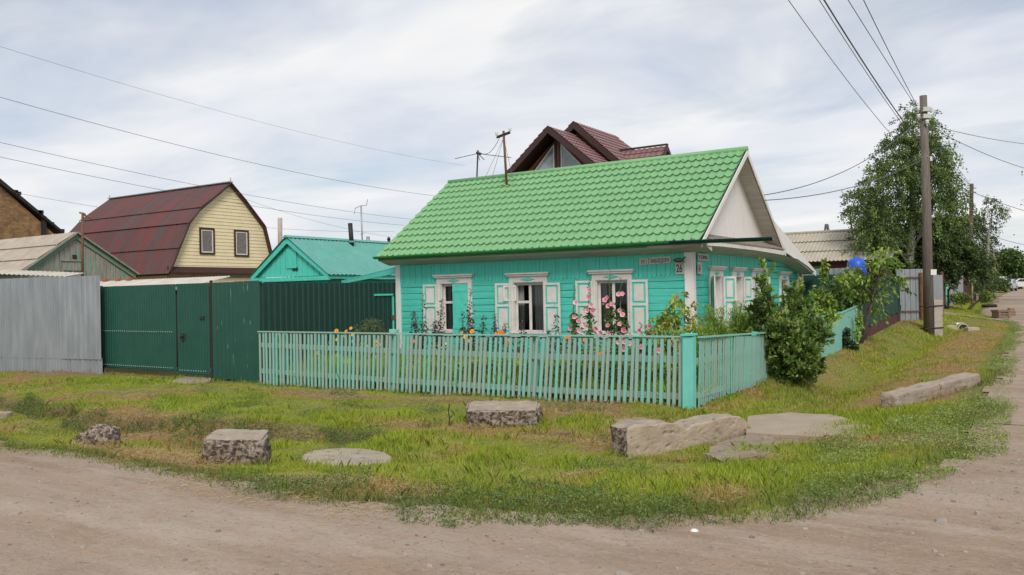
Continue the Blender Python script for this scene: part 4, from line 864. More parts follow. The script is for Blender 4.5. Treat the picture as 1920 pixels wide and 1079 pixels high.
mast('pipe_mast', 'rusty pipe mast with a cross arm in front of the weathered gable', 'mast', (154, 155), 512, 399, 29.5, .045, m_rust, [('crossarm', [[(149, 399), (160, 402)], [(157, 403), (177, 412)]], .03)])
# broken slate piece and lean-to roof in front
ly = -2.6
zf = on_y(350, 533, ly).z; xr = on_y(432, 527, ly + 1.1).x; xl2 = xr - 13
lt = thing('lean_to', 'long low lean-to behind the fence with a pale slate roof edge', 'lean-to', ((xl2 + xr) / 2, ly + 1, 0))
mb = MB(); sine_sheet(mb, (xl2, ly, zf), (1, 0, 0), (0, 1.1, .22), xr - xl2, 1.12, .15, .03, 1, .0); build('slate_roof', mb, m_slatew, lt)
mb = MB(); mb.box(xl2, xr - .1, ly + .15, ly + 1.0, -.3, zf - .06); build('wall', mb, m_dark, lt); mb = MB(); mb.box(xl2, xr - .05, ly + .02, ly + .12, zf - .16, zf - .05); build('eaves_beam', mb, m_grey, lt)
sp = thing('slate_sheet', 'loose pale slate sheets lying crooked over the fence at the far left', 'slate sheet', at(60, 516, 26))
mb = MB(); p = at(-30, 513, 25.5); q = at(125, 519, 25.5); sine_sheet(mb, p, q - p, FWD * 1.2 + V3(0, 0, .14), (q - p).length, 1.2, .15, .03, 1, 0); build('sheet', mb, m_slatew, sp)
mb = MB(); p = at(-30, 530, 25.5); q = at(45, 527, 25.5); mb.beam(p, q, .1, .12); build('batten', mb, m_black, sp)
bk = None
for px, py, rot in ((76, 509, .2), (94, 513, -.2), (100, 515, .5), (144, 512, .1), (156, 513, .3), (164, 514, -.3), (196, 518, .05), (220, 514, .2), (241, 514, .1)):
    d = ray(px, py); pn = V3(0, -.22, 1.1); o = V3(0, ly, zf + .02); k = (o - CAM).dot(pn) / d.dot(pn); p = CAM + d * k if 0 < k < 60 else at(px, py, 26)
    p.y = min(max(p.y, ly + .3), ly + 1.0); p.x = on_y(px, py, p.y).x; p.z = zf + .02 + .2 * (p.y - ly)
    if bk is None:
        mb = MB(); mb.box(-.125, .125, -.06, .06, 0, .075); bk = build('brick', mb, m_brick, None, (0, 0, 0), bevel=.006); o_ = bk
        tag(bk, 'loose orange brick lying on the pale slate lean-to roof below the weathered gable', 'brick', 'bricks on the slate roof')
    else: o_ = bk.copy(); COL.objects.link(o_)
    o_.location = p; o_.rotation_euler = (0, 0, rot)
# --- straw and clay house at the far left edge
cxp = at(60, 430, 43).x
cl = thing('clay_house', 'brown straw and clay gabled house cut by the left edge of the view', 'house', at(30, 560, 44))
p0, p1 = on_x(-60, 292, cxp), on_x(112, 436, cxp); mid = on_x(80, 404, cxp)
mb = MB(); mb.prism([(cxp, p0.y - 6, 0), (cxp, p1.y - .3, 0), (cxp, p1.y - .3, p1.z - .1), (cxp, p0.y, p0.z - .1), (cxp, p0.y - 6, p0.z - 4.6)], (-7, 0, 0)); build('clay_wall', mb, m_clay, cl)
mb = MB(); mb.beam((cxp + .05, mid.y, 2), (cxp + .05, mid.y, mid.z - .05), .25, .2, (0, 1, 0)); build('timber_post', mb, m_black, cl)
mb = MB(); mb.prism([(cxp + .3, p0.y, p0.z + .05), (cxp + .3, p1.y + .1, p1.z), (cxp + .3, p1.y + .1, p1.z - .14), (cxp + .3, p0.y, p0.z - .22)], (-7.5, 0, 0))
for i in range(14):
    f = random.random(); y = p0.y + (p1.y - p0.y) * f; z = p0.z + (p1.z - p0.z) * f; s = random.uniform(.1, .3); mb.box(cxp + .1, cxp + .34, y, y + s, z - .12, z + random.uniform(.03, .08))
build('board_roof', mb, m_black, cl)

# --- brown chalet behind the green roof
a1 = at(1027, 239, 38); cy = a1.y
f1l = on_y(943, 334, cy); f1r = on_y(1124, 322, cy); sl = (a1.z - f1l.z) / (a1.x - f1l.x)
ct = thing('brown_chalet', 'tall varnished wood house with brown tiled gables rising behind the green roof', 'house', (a1.x, cy + 4, .2))
W1 = (a1.x - f1l.x) + 1.0; yb1 = on_x(1148, 272, a1.x).y
mbw = MB(); g0 = cy + .9
z = .2; mb = MB()
h = lambda z: min(W1 - .6, (a1.z - .35 - z) / sl)
zz_ = a1.z - 3.9
while zz_ < a1.z - .5:
    zt_ = zz_ + .16; wa, wb = h(zz_), max(.02, h(zt_)); mb.prism([(a1.x - wa, g0, zz_ + .008), (a1.x + wa, g0, zz_ + .008), (a1.x + wb, g0, zt_), (a1.x - wb, g0, zt_)], (0, .08, 0)); zz_ = zt_
build('gable_boarding', mb, m_wood, ct)
mb = MB(); mb.box(a1.x - W1 + .6, a1.x + W1 - .6, g0 + .1, cy + 9, .2, a1.z - 3.9); build('wall', mb, m_wood, ct)
for s, lab in ((-1, 'left triangular window'), (1, 'right triangular window')):
    q0 = on_y(1036 - 1, 331, g0); zlo = q0.z - .12; xi = a1.x + s * .17; zi = zlo + 1.65; xo = a1.x + s * 1.75
    mb = MB(); T_ = [(xi, zlo), (xo, zlo), (xi, zi)]
    def tri(off, t=T_): 
        cxx = sum(p[0] for p in t) / 3; czz = sum(p[1] for p in t) / 3; return [(cxx + (p[0] - cxx) * off, czz + (p[1] - czz) * off) for p in t]
    o1, o2, o3 = tri(1.22), tri(1.0), tri(.97)
    for i in range(3):
        j = (i + 1) % 3; mb.prism([(o1[i][0], g0 - .06, o1[i][1]), (o1[j][0], g0 - .06, o1[j][1]), (o2[j][0], g0 - .06, o2[j][1]), (o2[i][0], g0 - .06, o2[i][1])], (0, .06, 0))
    wn = build('window', mb, m_brn, ct, label=lab); mb = MB(); o4 = tri(.88)
    for i in range(3):
        j = (i + 1) % 3; mb.prism([(o2[i][0], g0 - .04, o2[i][1]), (o2[j][0], g0 - .04, o2[j][1]), (o4[j][0], g0 - .04, o4[j][1]), (o4[i][0], g0 - .04, o4[i][1])], (0, .04, 0))
    build('sash', mb, m_wht, wn); mb = MB(); mb.prism([(p[0], g0 - .025, p[1]) for p in o4], (0, .01, 0)); build('pane', mb, M('chalet_glass', (.16, .20, .23), (.30, .35, .38), 2, rough=.05, spec=.8), wn)
def tile_slope(mb, E0, R0, dx, dy, n=14, wave=.28, step=.045):
    """E0 eave start, R0 ridge start, run along dy/dx vector"""
    run = V3(dx, dy, 0); v = R0 - E0; nn = run.cross(v).normalized(); nn = nn if nn.z > 0 else -nn; k = max(6, int(run.length / wave * 4)); rows = []
    for r in range(n):
        for f, o in ((0, step), (.97, 0.)):
            t = (r + f) / n; rows.append([tuple(E0 + v * t + run * (i / k) + nn * (o + .02 * math.cos(i / 4 * 2 * math.pi))) for i in range(k + 1)])
    mb.grid(rows)
mb = MB()
for s in (-1, 1):
    E0 = V3(a1.x + s * W1, cy, a1.z - sl * W1); tile_slope(mb, E0 + V3(0, 0, .06), a1 + V3(0, 0, .06), 0, yb1 - cy + 2.5)
build('tiled_roof', mb, m_chal, ct)
mb = MB()
for s in (-1, 1): mb.prism([(a1.x, cy - .02, a1.z + .08), (a1.x + s * W1, cy - .02, a1.z - sl * W1 + .08), (a1.x + s * W1, cy - .02, a1.z - sl * W1 - .26), (a1.x, cy - .02, a1.z - .26)], (0, .10, 0)); mb.prism([(a1.x, cy + .08, a1.z + .02), (a1.x + s * W1, cy + .08, a1.z - sl * W1 + .02), (a1.x + s * W1, cy + .08, a1.z - sl * W1 - .05), (a1.x, cy + .08, a1.z - .05)], (0, 6, 0))
build('verge_board', mb, m_brn, ct)
a2 = on_y(1075, 230, cy + 2.2); cy2 = cy + 2.2; r2 = on_y(1172, 314, cy2); sl2 = (a2.z - r2.z) / (r2.x - a2.x); W2 = 3.6; yb2 = on_x(1152, 258, a2.x).y
mb = MB()
for s in (-1, 1): tile_slope(mb, V3(a2.x + s * W2, cy2, a2.z - sl2 * W2 + .06), a2 + V3(0, 0, .06), 0, yb2 - cy2)
build('tiled_roof', mb, m_chal, ct)
mb = MB()
for s in (-1, 1): mb.prism([(a2.x, cy2 - .02, a2.z + .08), (a2.x + s * W2, cy2 - .02, a2.z - sl2 * W2 + .08), (a2.x + s * W2, cy2 - .02, a2.z - sl2 * W2 - .28), (a2.x, cy2 - .02, a2.z - .28)], (0, .1, 0)); mb.prism([(a2.x, cy2 + .08, a2.z + .02), (a2.x + s * W2, cy2 + .08, a2.z - sl2 * W2 + .02), (a2.x + s * W2, cy2 + .08, a2.z - sl2 * W2 - .05), (a2.x, cy2 + .08, a2.z - .05)], (0, yb2 - cy2 - .1, 0))
build('verge_board', mb, m_brn, ct)
mb = MB(); mb.prism([(a2.x - W2 + .6, cy2 + .6, a2.z - sl2 * (W2 - .6) - .1), (a2.x + W2 - .6, cy2 + .6, a2.z - sl2 * (W2 - .6) - .1), (a2.x, cy2 + .6, a2.z - .15)], (0, .1, 0)); build('gable_boarding', mb, m_wood, ct)
mb = MB(); zl_ = a2.z - sl2 * W2; mb.add([(a2.x, yb2, a2.z + .05), (a2.x + W2, yb2, zl_ + .05), (a2.x + W2, yb2 + W2 * .9, zl_ + .05), (a2.x - W2, yb2 + W2 * .9, zl_ + .05), (a2.x - W2, yb2, zl_ + .05)], [(0, 1, 2), (0, 2, 3), (0, 3, 4)])
build('hip_slope', mb, m_chal, ct)
dy_ = cy + 4.2; d0, d1 = on_y(1166, 283, dy_), on_y(1250, 275, dy_); dzm = (d0.z + d1.z) / 2; d1.z = d0.z = dzm
ge = on_x(1257, 303, d1.x); hw = 2.0; mb = MB()
for s in (-1, 1): tile_slope(mb, V3(d0.x - .5, dy_ + s * hw, dzm - hw * .95), V3(d0.x - .5, dy_, dzm), d1.x - d0.x + .5, 0, 7)
build('dormer_roof', mb, m_chal, ct)
mb = MB()
for s in (-1, 1): mb.prism([(d1.x, dy_, dzm + .05), (d1.x, dy_ + s * hw, dzm - hw * .95 + .05), (d1.x, dy_ + s * hw, dzm - hw * .95 - .2), (d1.x, dy_, dzm - .22)], (.06, 0, 0))
mb.beam((d0.x - .4, dy_ + .05, dzm + .07), (d1.x + .05, dy_, dzm + .07), .22, .06); build('dormer_trim', mb, m_brn, ct)
mb = MB(); mb.prism([(d1.x - .6, dy_ - hw + .2, dzm - 1.8), (d1.x - .6, dy_ + hw - .2, dzm - 1.8), (d1.x - .6, dy_, dzm - .1)], (.1, 0, 0)); mb.box(a2.x, d1.x - .6, dy_ - 1.7, dy_ + 1.7, .2, dzm - 1.8); build('dormer_wall', mb, m_wood, ct)

# --- slate roofed house on the right
q0, q1 = at(1470, 438, 46), at(1640, 433, 44.5); e0 = at(1512, 494, 42.5); ry = (q0.y + q1.y) / 2; ridz = (q0.z + q1.z) / 2
x0, x1 = on_y(1440, 438, ry).x, on_y(1690, 434, ry).x; ey = ry - 3.4; ez = on_y(1560, 491, ey).z
gh = thing('slate_roofed_house', 'low dark walled house with a broad pale asbestos slate roof on the right', 'house', ((x0 + x1) / 2, ry, .2))
v = V3(0, ry - ey, ridz - ez); mb = MB(); sine_sheet(mb, (x0, ey, ez), (1, 0, 0), v, x1 - x0, v.length, .2, .05, 3, .05); build('slate_roof', mb, M('cream_slate', (.46, .42, .34), (.40, .36, .29), 1.5, rough=.9), gh)
mb = MB(); sine_sheet(mb, (x0, ry + 3.4, ez), (1, 0, 0), V3(0, -(ry - ey), ridz - ez), x1 - x0, v.length, .2, .05, 3, .05); build('slate_roof', mb, m_slate, gh)
mb = MB(); mb.tube([(x0, ry, ridz + .02), (x1, ry, ridz + .02)], .09, 8); build('ridge_cap', mb, m_slate, gh)
mb = MB(); mb.box(x0 + .3, x1 - .3, ey + .5, ry + 2.9, .1, ez - .02); build('wall', mb, m_brickw, gh)
mb = MB(); p, q = on_y(1522, 500, ey + .4), on_y(1545, 509, ey + .4); mb.box(p.x, q.x, ey + .42, ey + .48, q.z, p.z); build('green_panel', mb, M('green_panel', (.03, .25, .06), rough=.6), gh)
tk = at(1606, 497, 34); tk2 = thing('water_tank', 'round bright blue plastic water tank above the dark net fence', 'tank', tk)
mb = MB(); mb.lathe([(0, .32), (.12, .32), (.14, .27), (.26, .24), (.36, .10), (.38, -.15), (.38, -.4), (.3, -.45), (0, -.45)], tk, 20); build('tank_body', mb, m_blue, tk2, smooth=True)
mb = MB(); mb.lathe([(.385, -.12), (.4, -.1), (.385, -.08)], tk, 20); mb.lathe([(.385, -.3), (.4, -.28), (.385, -.26)], tk, 20); build('hoop', mb, m_blue, tk2); mb = MB(); mb.box(tk.x - .6, tk.x + .6, tk.y - .5, tk.y + .5, .3, tk.z - .45); build('stand', mb, m_grey, tk2)
mast('television_antenna', 'slanting thin aerial at the right end of the pale slate roof', 'antenna', (1599, 1594), 434, 400, 44, .03, m_black, [('short_arm', [[(1586, 406), (1596, 400)]], .02)])
def tower(px, py0, py1, Y):
    a, b = at(px, py0, Y), at(px, py1, Y); t = thing('lattice_tower', 'tiny lattice tower far away above the pale slate roof ridge', 'tower', (a.x, a.y, 0)); mb = MB(); H = b.z
    ws = lambda z: 5.5 * (1 - z / H) ** 1.2 + .5; lv = [H * i / 7 for i in range(8)]
    for z, z2 in zip(lv, lv[1:]):
        for sx in (-1, 1):
            for sy in (-1, 1):
                mb.beam((a.x + sx * ws(z), a.y + sy * ws(z), z), (a.x + sx * ws(z2), a.y + sy * ws(z2), z2), .5, .5)
            mb.beam((a.x + sx * ws(z), a.y - ws(z), z), (a.x - sx * ws(z2), a.y - ws(z2), z2), .35, .35)
        mb.beam((a.x - ws(z2), a.y - ws(z2), z2), (a.x + ws(z2), a.y - ws(z2), z2), .35, .35)
    build('lattice', mb, M('tower_steel', (.10, .11, .12), rough=.7), t)
tower(1551, 470, 421, 420)

# ================================================================== TREES
G1 = [(.10, .16, .035), (.14, .21, .045), (.07, .12, .03), (.18, .25, .06)]
GD = [(.055, .09, .028), (.075, .12, .033), (.038, .065, .022), (.11, .16, .045)]
GL = [(.20, .32, .05), (.27, .38, .06), (.15, .25, .04), (.33, .42, .08)]
def gp_(px, py, Y):
    p = at(px, py, Y); return (p.x, p.y, gz1(p.x, p.y))
plant_tree('birch_tree', 'tall birch with drooping twigs behind the utility pole', 'tree', gp_(1705, 560, 41.5),
    px_clumps([(1722, 215, 16, 24), (1718, 250, 36, 30), (1690, 285, 34, 36), (1740, 290, 42, 40), (1665, 330, 38, 40), (1715, 340, 50, 50), (1770, 335, 34, 42), (1640, 372, 30, 40), (1690, 400, 50, 50), (1750, 400, 48, 50), (1640, 425, 28, 40), (1776, 385, 15, 40), (1680, 455, 50, 40), (1625, 395, 18, 30), (1640, 460, 26, 30)], 41.5, 1.0, 1.0), 7000, .13, .075, [(.10, .165, .04), (.14, .21, .05), (.07, .12, .03), (.19, .27, .065)], .2, m_birch, .1, .40, .9, .7, 300, 1.0, seed=3, sprays=(1000, 44, .85))
plant_tree('elm_tree', 'dark broad leafed tree shading the fences beneath the birch', 'tree', gp_(1770, 560, 43),
    px_clumps([(1725, 480, 48, 40), (1795, 472, 40, 36), (1745, 450, 34, 34), (1700, 505, 45, 22), (1815, 494, 34, 28), (1760, 498, 46, 20), (1670, 470, 28, 40), (1660, 500, 26, 22)], 42.5, 1.0, 1.0), 8000, .15, .10, GD, .22, None, .1, .3, .9, .5, 120, .7, seed=8, sprays=(720, 44, .72))
plant_tree('birch_tree', 'smaller ragged birch growing around the second wooden pole', 'tree', gp_(1838, 556, 60),
    px_clumps([(1848, 395, 14, 26), (1842, 425, 26, 30), (1820, 440, 26, 34), (1852, 460, 18, 30), (1830, 490, 26, 36), (1846, 508, 14, 22), (1812, 420, 18, 26)], 60, 1.0, 1.0), 2500, .15, .085, G1 + GD, .14, m_birch, .2, .40, .8, .9, 250, 1.7, seed=5, sprays=(320, 36, .85))
plant_tree('round_tree', 'round green tree far down the street above the parked cars', 'tree', gp_(1885, 545, 120),
    px_clumps([(1870, 495, 18, 20), (1890, 488, 22, 18), (1908, 500, 18, 20), (1880, 515, 24, 16), (1905, 520, 20, 14), (1890, 475, 12, 8)], 120, 1.0, 1.5), 9000, .42, .30, [(.06, .12, .03), (.09, .16, .035), (.045, .08, .02), (.13, .2, .05)], .35, None, .3, .3, .5, .2, seed=2)
plant_tree('leaning_tree', 'tree branch tips hanging in at the right edge of the view', 'tree', gp_(1985, 545, 60),
    px_clumps([(1928, 372, 20, 22), (1950, 350, 40, 40), (1935, 400, 16, 14), (1990, 400, 50, 60), (1970, 450, 40, 40)], 60, 1.0, 1.0), 4200, .22, .12, G1, .2, None, .3, .38, .8, .6, 120, .8, seed=6)
for i, (px, py, Y, lst, n, L, lab, cols) in enumerate((
    (1855, 548, 75, [(1862, 530, 20, 12), (1850, 520, 16, 16), (1874, 535, 14, 8), (1842, 535, 14, 14)], 3500, .25, 'low bright bush at the roadside just left of the parked cars', G1),
    (1812, 572, 45, [(1812, 560, 18, 10), (1800, 565, 14, 8), (1835, 556, 14, 10)], 2600, .14, 'leafy weed clump below the far yellow gas pipe', G1 + GL),
    (1914, 530, 150, [(1912, 516, 14, 10), (1925, 510, 14, 16)], 1500, .45, 'pale green bushes beside the far house gable', GL + G1),
    (1700, 540, 62, [(1690, 520, 50, 30), (1750, 520, 50, 36), (1640, 510, 40, 26)], 6000, .30, 'dark mass of garden trees behind the grey sheet gate', GD))):
    plant_tree('bush', lab, 'bush', gp_(px, py, Y), px_clumps(lst, Y, 1.0, .6), n, L, L * .6, cols, .08, None, .2, .30, 1.0, .2, seed=i + 20)

# big dark bush at the end of the fence return
plant_tree('garden_bush', 'large dense dark green bush where the picket fence return ends', 'bush', gp_(1472, 712, 16.6),
    px_clumps([(1424, 555, 8, 42), (1428, 520, 5, 14), (1430, 605, 20, 36), (1460, 606, 20, 26), (1484, 562, 10, 34), (1500, 582, 14, 28), (1516, 590, 12, 22), (1455, 630, 42, 42), (1500, 626, 38, 40), (1438, 668, 32, 40), (1485, 672, 44, 40), (1520, 668, 24, 34), (1532, 628, 14, 24), (1470, 700, 46, 16), (1515, 698, 30, 12), (1422, 645, 12, 30), (1428, 684, 20, 26), (1450, 704, 34, 10)], 16.6, .9, .35), 7000, .10, .052, [(.09, .165, .035), (.14, .23, .045), (.06, .11, .025), (.20, .31, .06), (.36, .45, .13), (.15, .25, .04)], .05, None, .10, .24, 2.4, -.5, seed=4, limb_r=.5, sprays=(800, 22, .15))
plant_tree('maple_sapling', 'bushy light green maple sapling leaning over the stepped board fence', 'tree', gp_(1612, 640, 24.2),
    px_clumps([(1650, 480, 15, 8), (1640, 497, 18, 9), (1668, 500, 14, 8), (1615, 522, 26, 12), (1645, 527, 22, 14), (1580, 530, 18, 12), (1600, 550, 26, 14), (1635, 555, 18, 14), (1560, 575, 20, 14), (1600, 582, 22, 12), (1660, 525, 12, 8), (1578, 512, 10, 10)], 24, .9, .5), 900, .15, .065, GL + [(.09, .15, .03), (.06, .1, .02)], .05, None, .1, .3, 1.6, .8, seed=9, sprays=(150, 18, .45))
plant_tree('garden_shrub', 'light green shrub between the big bush and the dark net fence', 'bush', gp_(1538, 640, 21),
    px_clumps([(1540, 510, 7, 24), (1532, 555, 12, 14), (1550, 568, 12, 14), (1540, 592, 24, 14)], 21, .9, .3), 1100, .13, .07, GL, .03, None, .1, .3, 2, .2, seed=10)
plant_tree('creeper', 'small dark leafed creeper clinging to the middle of the board fence', 'plant', gp_(1585, 662, 22.6),
    px_clumps([(1582, 640, 9, 18), (1588, 625, 7, 10), (1596, 645, 10, 10), (1602, 655, 9, 6)], 22.4, .6, .05), 900, .09, .06, [(.03, .06, .025), (.05, .09, .03), (.09, .14, .05)], .02, None, .2, .25, 3, .4, seed=11)
plant_tree('hop_vine', 'thin green vine trailing over the top rail of the stepped fence', 'plant', gp_(1606, 650, 24.0),
    px_clumps([(1575, 600, 8, 8), (1560, 604, 8, 6), (1612, 600, 6, 12), (1608, 628, 5, 14), (1585, 612, 6, 6)], 23.3, .5, .1), 420, .10, .07, GL, .015, None, .1, .2, 3, .6, seed=12)

# ================================================================== GARDEN PLANTS
def in_garden(px, y): 
    p = on_y(px, 600, y); return p.x
# dark leaved orach along the wall
for px, ty, y, lab in ((792, 547, -1.1, 'tallest dark purple orach plant at the left end of the house front'), (776, 585, -1.6, 'short dark orach at the dark green fence end'), (826, 560, -1.3, 'dark orach in front of the left white shutter'), (880, 540, -1.2, 'dark orach rising before the half closed turquoise shutter'), (868, 585, -1.7, 'low dark orach under the left window'), (930, 588, -1.3, 'dark orach between the first two windows'), (978, 600, -1.5, 'small dark orach below the middle window'), (1042, 588, -1.3, 'dark orach against the right shutter of the middle window'), (905, 590, -1.0, 'slim dark orach right of the left window'), (815, 600, -1.8, 'dense low orach clump behind the left part of the picket fence')):
    p = on_y(px, ty, y); g = gz1(p.x, y); t = thing('orach_plant', lab, 'plant', (p.x, y, g)); H = p.z - g; mb = MB(); Pn = []; Dn = []; Ls = []
    for s in range(3):
        lx, ly = (0, 0) if s == 0 else (random.uniform(-.28, .28), random.uniform(-.15, .15)); hh = H * (1 if s == 0 else random.uniform(.6, .85)); sw = random.uniform(-.05, .05)
        pts = [V3(p.x + lx * .3 * f + lx * f * .7 + sw * math.sin(f * 4), y + ly * f, g + hh * f) for f in (0, .3, .6, .85, 1)]
        mb.tube(pts, [.014, .011, .008, .005, .002], 5)
        for k in range(150):
            f = random.random() ** .8; i = min(3, int(f * 4)); q = pts[0].lerp(pts[-1], f) + V3(random.gauss(0, .05), random.gauss(0, .05), 0) * (1.5 - f); Pn.append(q); a = random.uniform(0, 6.28); Dn.append((math.cos(a), math.sin(a), random.uniform(-1.2, .3))); Ls.append(random.uniform(.05, .19) * (1.2 - .8 * f))
    build('stem', mb, m_pstem, t); n = len(Pn); leaf_obj('foliage', np.array(Pn), np.array(Dn), rdir(n, .6), np.array(Ls), np.array(Ls) * .5, pal(n, [(.10, .068, .075), (.13, .09, .09), (.075, .055, .06), (.12, .12, .075)]), m_leaf, t, fold=.2)
# hollyhocks
def flower(V_, F_, C_, c, d, r, cup, cols, pet=5):
    d = Vector(d).normalized(); a = d.orthogonal().normalized(); b = d.cross(a); n0 = len(V_); m = pet * 4; c = Vector(c)
    V_.append(c); C_.append(cols[0])
    for rr, h, ci in ((.45, .25, 1), (1.0, 1.0, 2)):
        for k in range(m):
            an = 2 * math.pi * k / m; w_ = rr * r * (1 + .10 * math.cos(pet * an)) * random.uniform(.93, 1.07); V_.append(c + (a * math.cos(an) + b * math.sin(an)) * w_ + d * (cup * h * r * random.uniform(.8, 1.2))); C_.append(cols[ci])
    for k in range(m):
        F_.append((n0, n0 + 1 + k, n0 + 1 + (k + 1) % m)); F_.append((n0 + 1 + k, n0 + 1 + m + k, n0 + 1 + m + (k + 1) % m, n0 + 1 + (k + 1) % m))
def col_mesh(name, V_, F_, C_, mat, parent):
    b = org(parent); me = bpy.data.meshes.new(name); me.from_pydata([tuple(v - b) for v in V_], [], F_); set_col(me, np.array(C_)); me.materials.append(mat); return put(bpy.data.objects.new(name, me), parent)
PK = [[(.55, .06, .18), (.76, .24, .34), (.88, .44, .52)], [(.6, .14, .24), (.84, .38, .45), (.92, .55, .58)], [(.48, .03, .14), (.70, .16, .30), (.84, .34, .46)]]
HY = -2.4
for lab, top, fl in (
    ('hollyhock with a single pink bloom on the far left stem of the clump', (1076, 535), [(1080, 568), (1077, 594), (1070, 616), (1086, 621)]),
    ('tall hollyhock in front of the left shutter of the third window', (1104, 515), [(1104, 558), (1108, 573), (1101, 582), (1111, 584), (1106, 545), (1085, 603), (1097, 612), (1118, 617)]),
    ('tall hollyhock climbing past the middle of the third window', (1143, 503), [(1139, 559), (1135, 563), (1141, 574), (1148, 571), (1127, 625), (1141, 627), (1140, 611)]),
    ('tall hollyhock on the right half of the third window', (1164, 520), [(1160, 552), (1167, 552), (1163, 582), (1167, 591), (1162, 608), (1170, 620), (1171, 642), (1166, 633)]),
    ('short hollyhock below the right shutter of the third window', (1201, 605), [(1199, 621), (1202, 651)]),
    ('hollyhock with one bloom beside the yellowish sapling', (1217, 600), [(1218, 613), (1235, 658)]),
    ('low hollyhock half hidden behind the pickets near the corner', (1180, 640), [(1160, 642), (1180, 645), (1169, 655), (1201, 669)])):
    P_ = on_y(top[0], top[1], HY); g = gz1(P_.x, HY); t = thing('hollyhock', lab, 'flower', (P_.x, HY, g)); H = P_.z - g; mb = MB()
    pts = [V3(P_.x + .03 * math.sin(f * 5) * (1 - f), HY + .04 * math.sin(f * 7), g + H * f) for f in np.linspace(0, 1, 9)]; mb.tube(pts, [.016, .015, .014, .013, .011, .009, .007, .005, .003], 6)
    for f in np.arange(.55, 1.0, .022):   # buds up the spike
        a = f * 47; q = V3(P_.x + .028 * math.cos(a), HY + .028 * math.sin(a), g + H * f); mb.lathe([(0, -.016), (.014, -.004), (.012, .010), (0, .018)], q, 6)
    build('stem', mb, m_stem, t); V_, F_, C_ = [], [], []
    for fx, fy in fl: c = on_y(fx, fy, HY - .08 - random.uniform(0, .05)); flower(V_, F_, C_, c, (random.uniform(-.3, .6), -1, random.uniform(-.1, .5)), random.uniform(.044, .058), .5, random.choice(PK))
    col_mesh('blossom', V_, F_, C_, m_petal, t); n = 480; f = RNG.random(n) ** 1.3 * .70; Pn = np.stack([P_.x + RNG.normal(0, .13, n) * (1 - f), HY + RNG.normal(0, .09, n) * (1 - f), g + H * f], -1)
    D = rdir(n); D[:, 2] *= .5; leaf_obj('foliage', Pn, D, rdir(n, 1), .10 * RNG.uniform(.5, 1.1, n), .09 * RNG.uniform(.6, 1.1, n), pal(n, [(.17, .27, .08), (.24, .33, .13), (.12, .20, .06)]), m_leaf, t, fold=.15)
# coneflowers and marigolds
OR = [[(.30, .08, .01), (.85, .33, .01), (.92, .42, .015)], [(.35, .1, .01), (.9, .40, .01), (.92, .5, .02)]]; OO = [[(.5, .08, .01), (.85, .20, .01), (.9, .26, .02)]]
def daisy_plant(name, lab, cat, px, y, fl, cols, r, cl, nleaf=260, hz=.55, sp=.25):
    x = on_y(px, 640, y).x; g = gz1(x, y); t = thing(name, lab, cat, (x, y, g)); mb = MB(); V_, F_, C_ = [], [], []
    for fx, fy in fl:
        c = on_y(fx, fy, y + random.uniform(-.12, .12)); mb.tube([(x + random.uniform(-.08, .08), y, g), ((x + c.x) / 2, y, (g + c.z) / 2 + .1), c], [.008, .006, .004], 5); flower(V_, F_, C_, c, (random.uniform(-.3, .5), -.8, .5), r * random.uniform(.8, 1.15), .15, random.choice(cols), 8)
    build('stem', mb, m_stem, t); col_mesh('blossom', V_, F_, C_, m_petal, t); n = nleaf; Pn = np.stack([x + RNG.normal(0, sp, n), y + RNG.normal(0, .16, n), g + RNG.random(n) * hz * 1.6], -1)
    leaf_obj('foliage', Pn, rdir(n, .2), rdir(n, .8), .12 * RNG.uniform(.5, 1.1, n), .04 * RNG.uniform(.6, 1.1, n), pal(n, cl), m_leaf, t)
daisy_plant('coneflower', 'yellow orange coneflower clump behind the left end of the picket fence', 'flower', 605, -3.6, [(597, 662), (598, 670), (589, 680), (605, 683), (631, 621), (658, 616), (649, 622), (632, 637), (622, 672), (631, 667), (648, 680)], OR, .045, G1 + GL)
daisy_plant('coneflower', 'second coneflower clump beside the grey green shrub', 'flower', 680, -3.5, [(646, 630), (662, 628), (663, 640), (679, 645), (687, 649), (705, 641), (704, 648), (713, 646), (694, 676), (703, 671), (668, 689), (710, 694), (653, 679)], OR, .045, G1 + GL)
daisy_plant('marigold', 'orange marigolds low between the orach and the fence rail', 'flower', 770, -3.3, [(749, 639), (776, 641), (768, 655), (806, 650)], OO, .04, G1)
daisy_plant('marigold', 'orange marigolds below the left window', 'flower', 870, -3.2, [(873, 632), (858, 637), (878, 640), (866, 625), (885, 622)], OR, .045, G1)
daisy_plant('marigold', 'large bright orange blooms peeking over the top rail by the middle window', 'flower', 940, -3.0, [(930, 627), (938, 624), (943, 626), (956, 638), (954, 648)], OO, .05, G1)
daisy_plant('marigold', 'few orange blooms left of the pink hollyhocks', 'flower', 1090, -3.0, [(1063, 632), (1069, 631), (1097, 638), (1127, 664)], OO, .045, G1)
WH = [[(.7, .5, .05), (.8, .78, .7), (.82, .8, .75)]]
daisy_plant('daisy_plant', 'small white daisies seen through the pickets', 'flower', 820, -4.1, [(809, 686), (816, 683), (812, 700), (810, 708), (817, 712), (822, 709), (831, 671), (838, 679), (829, 700), (834, 684), (844, 687), (806, 682)], WH, .024, GL, 200, .45, .18)
daisy_plant('daisy_plant', 'pale straw coloured little blooms under the left window', 'flower', 826, -3.5, [(822, 648), (829, 652), (835, 645), (841, 655), (817, 656), (826, 660)], [[(.6, .45, .1), (.75, .65, .3), (.8, .72, .4)]], .026, G1, 120, .4, .15)
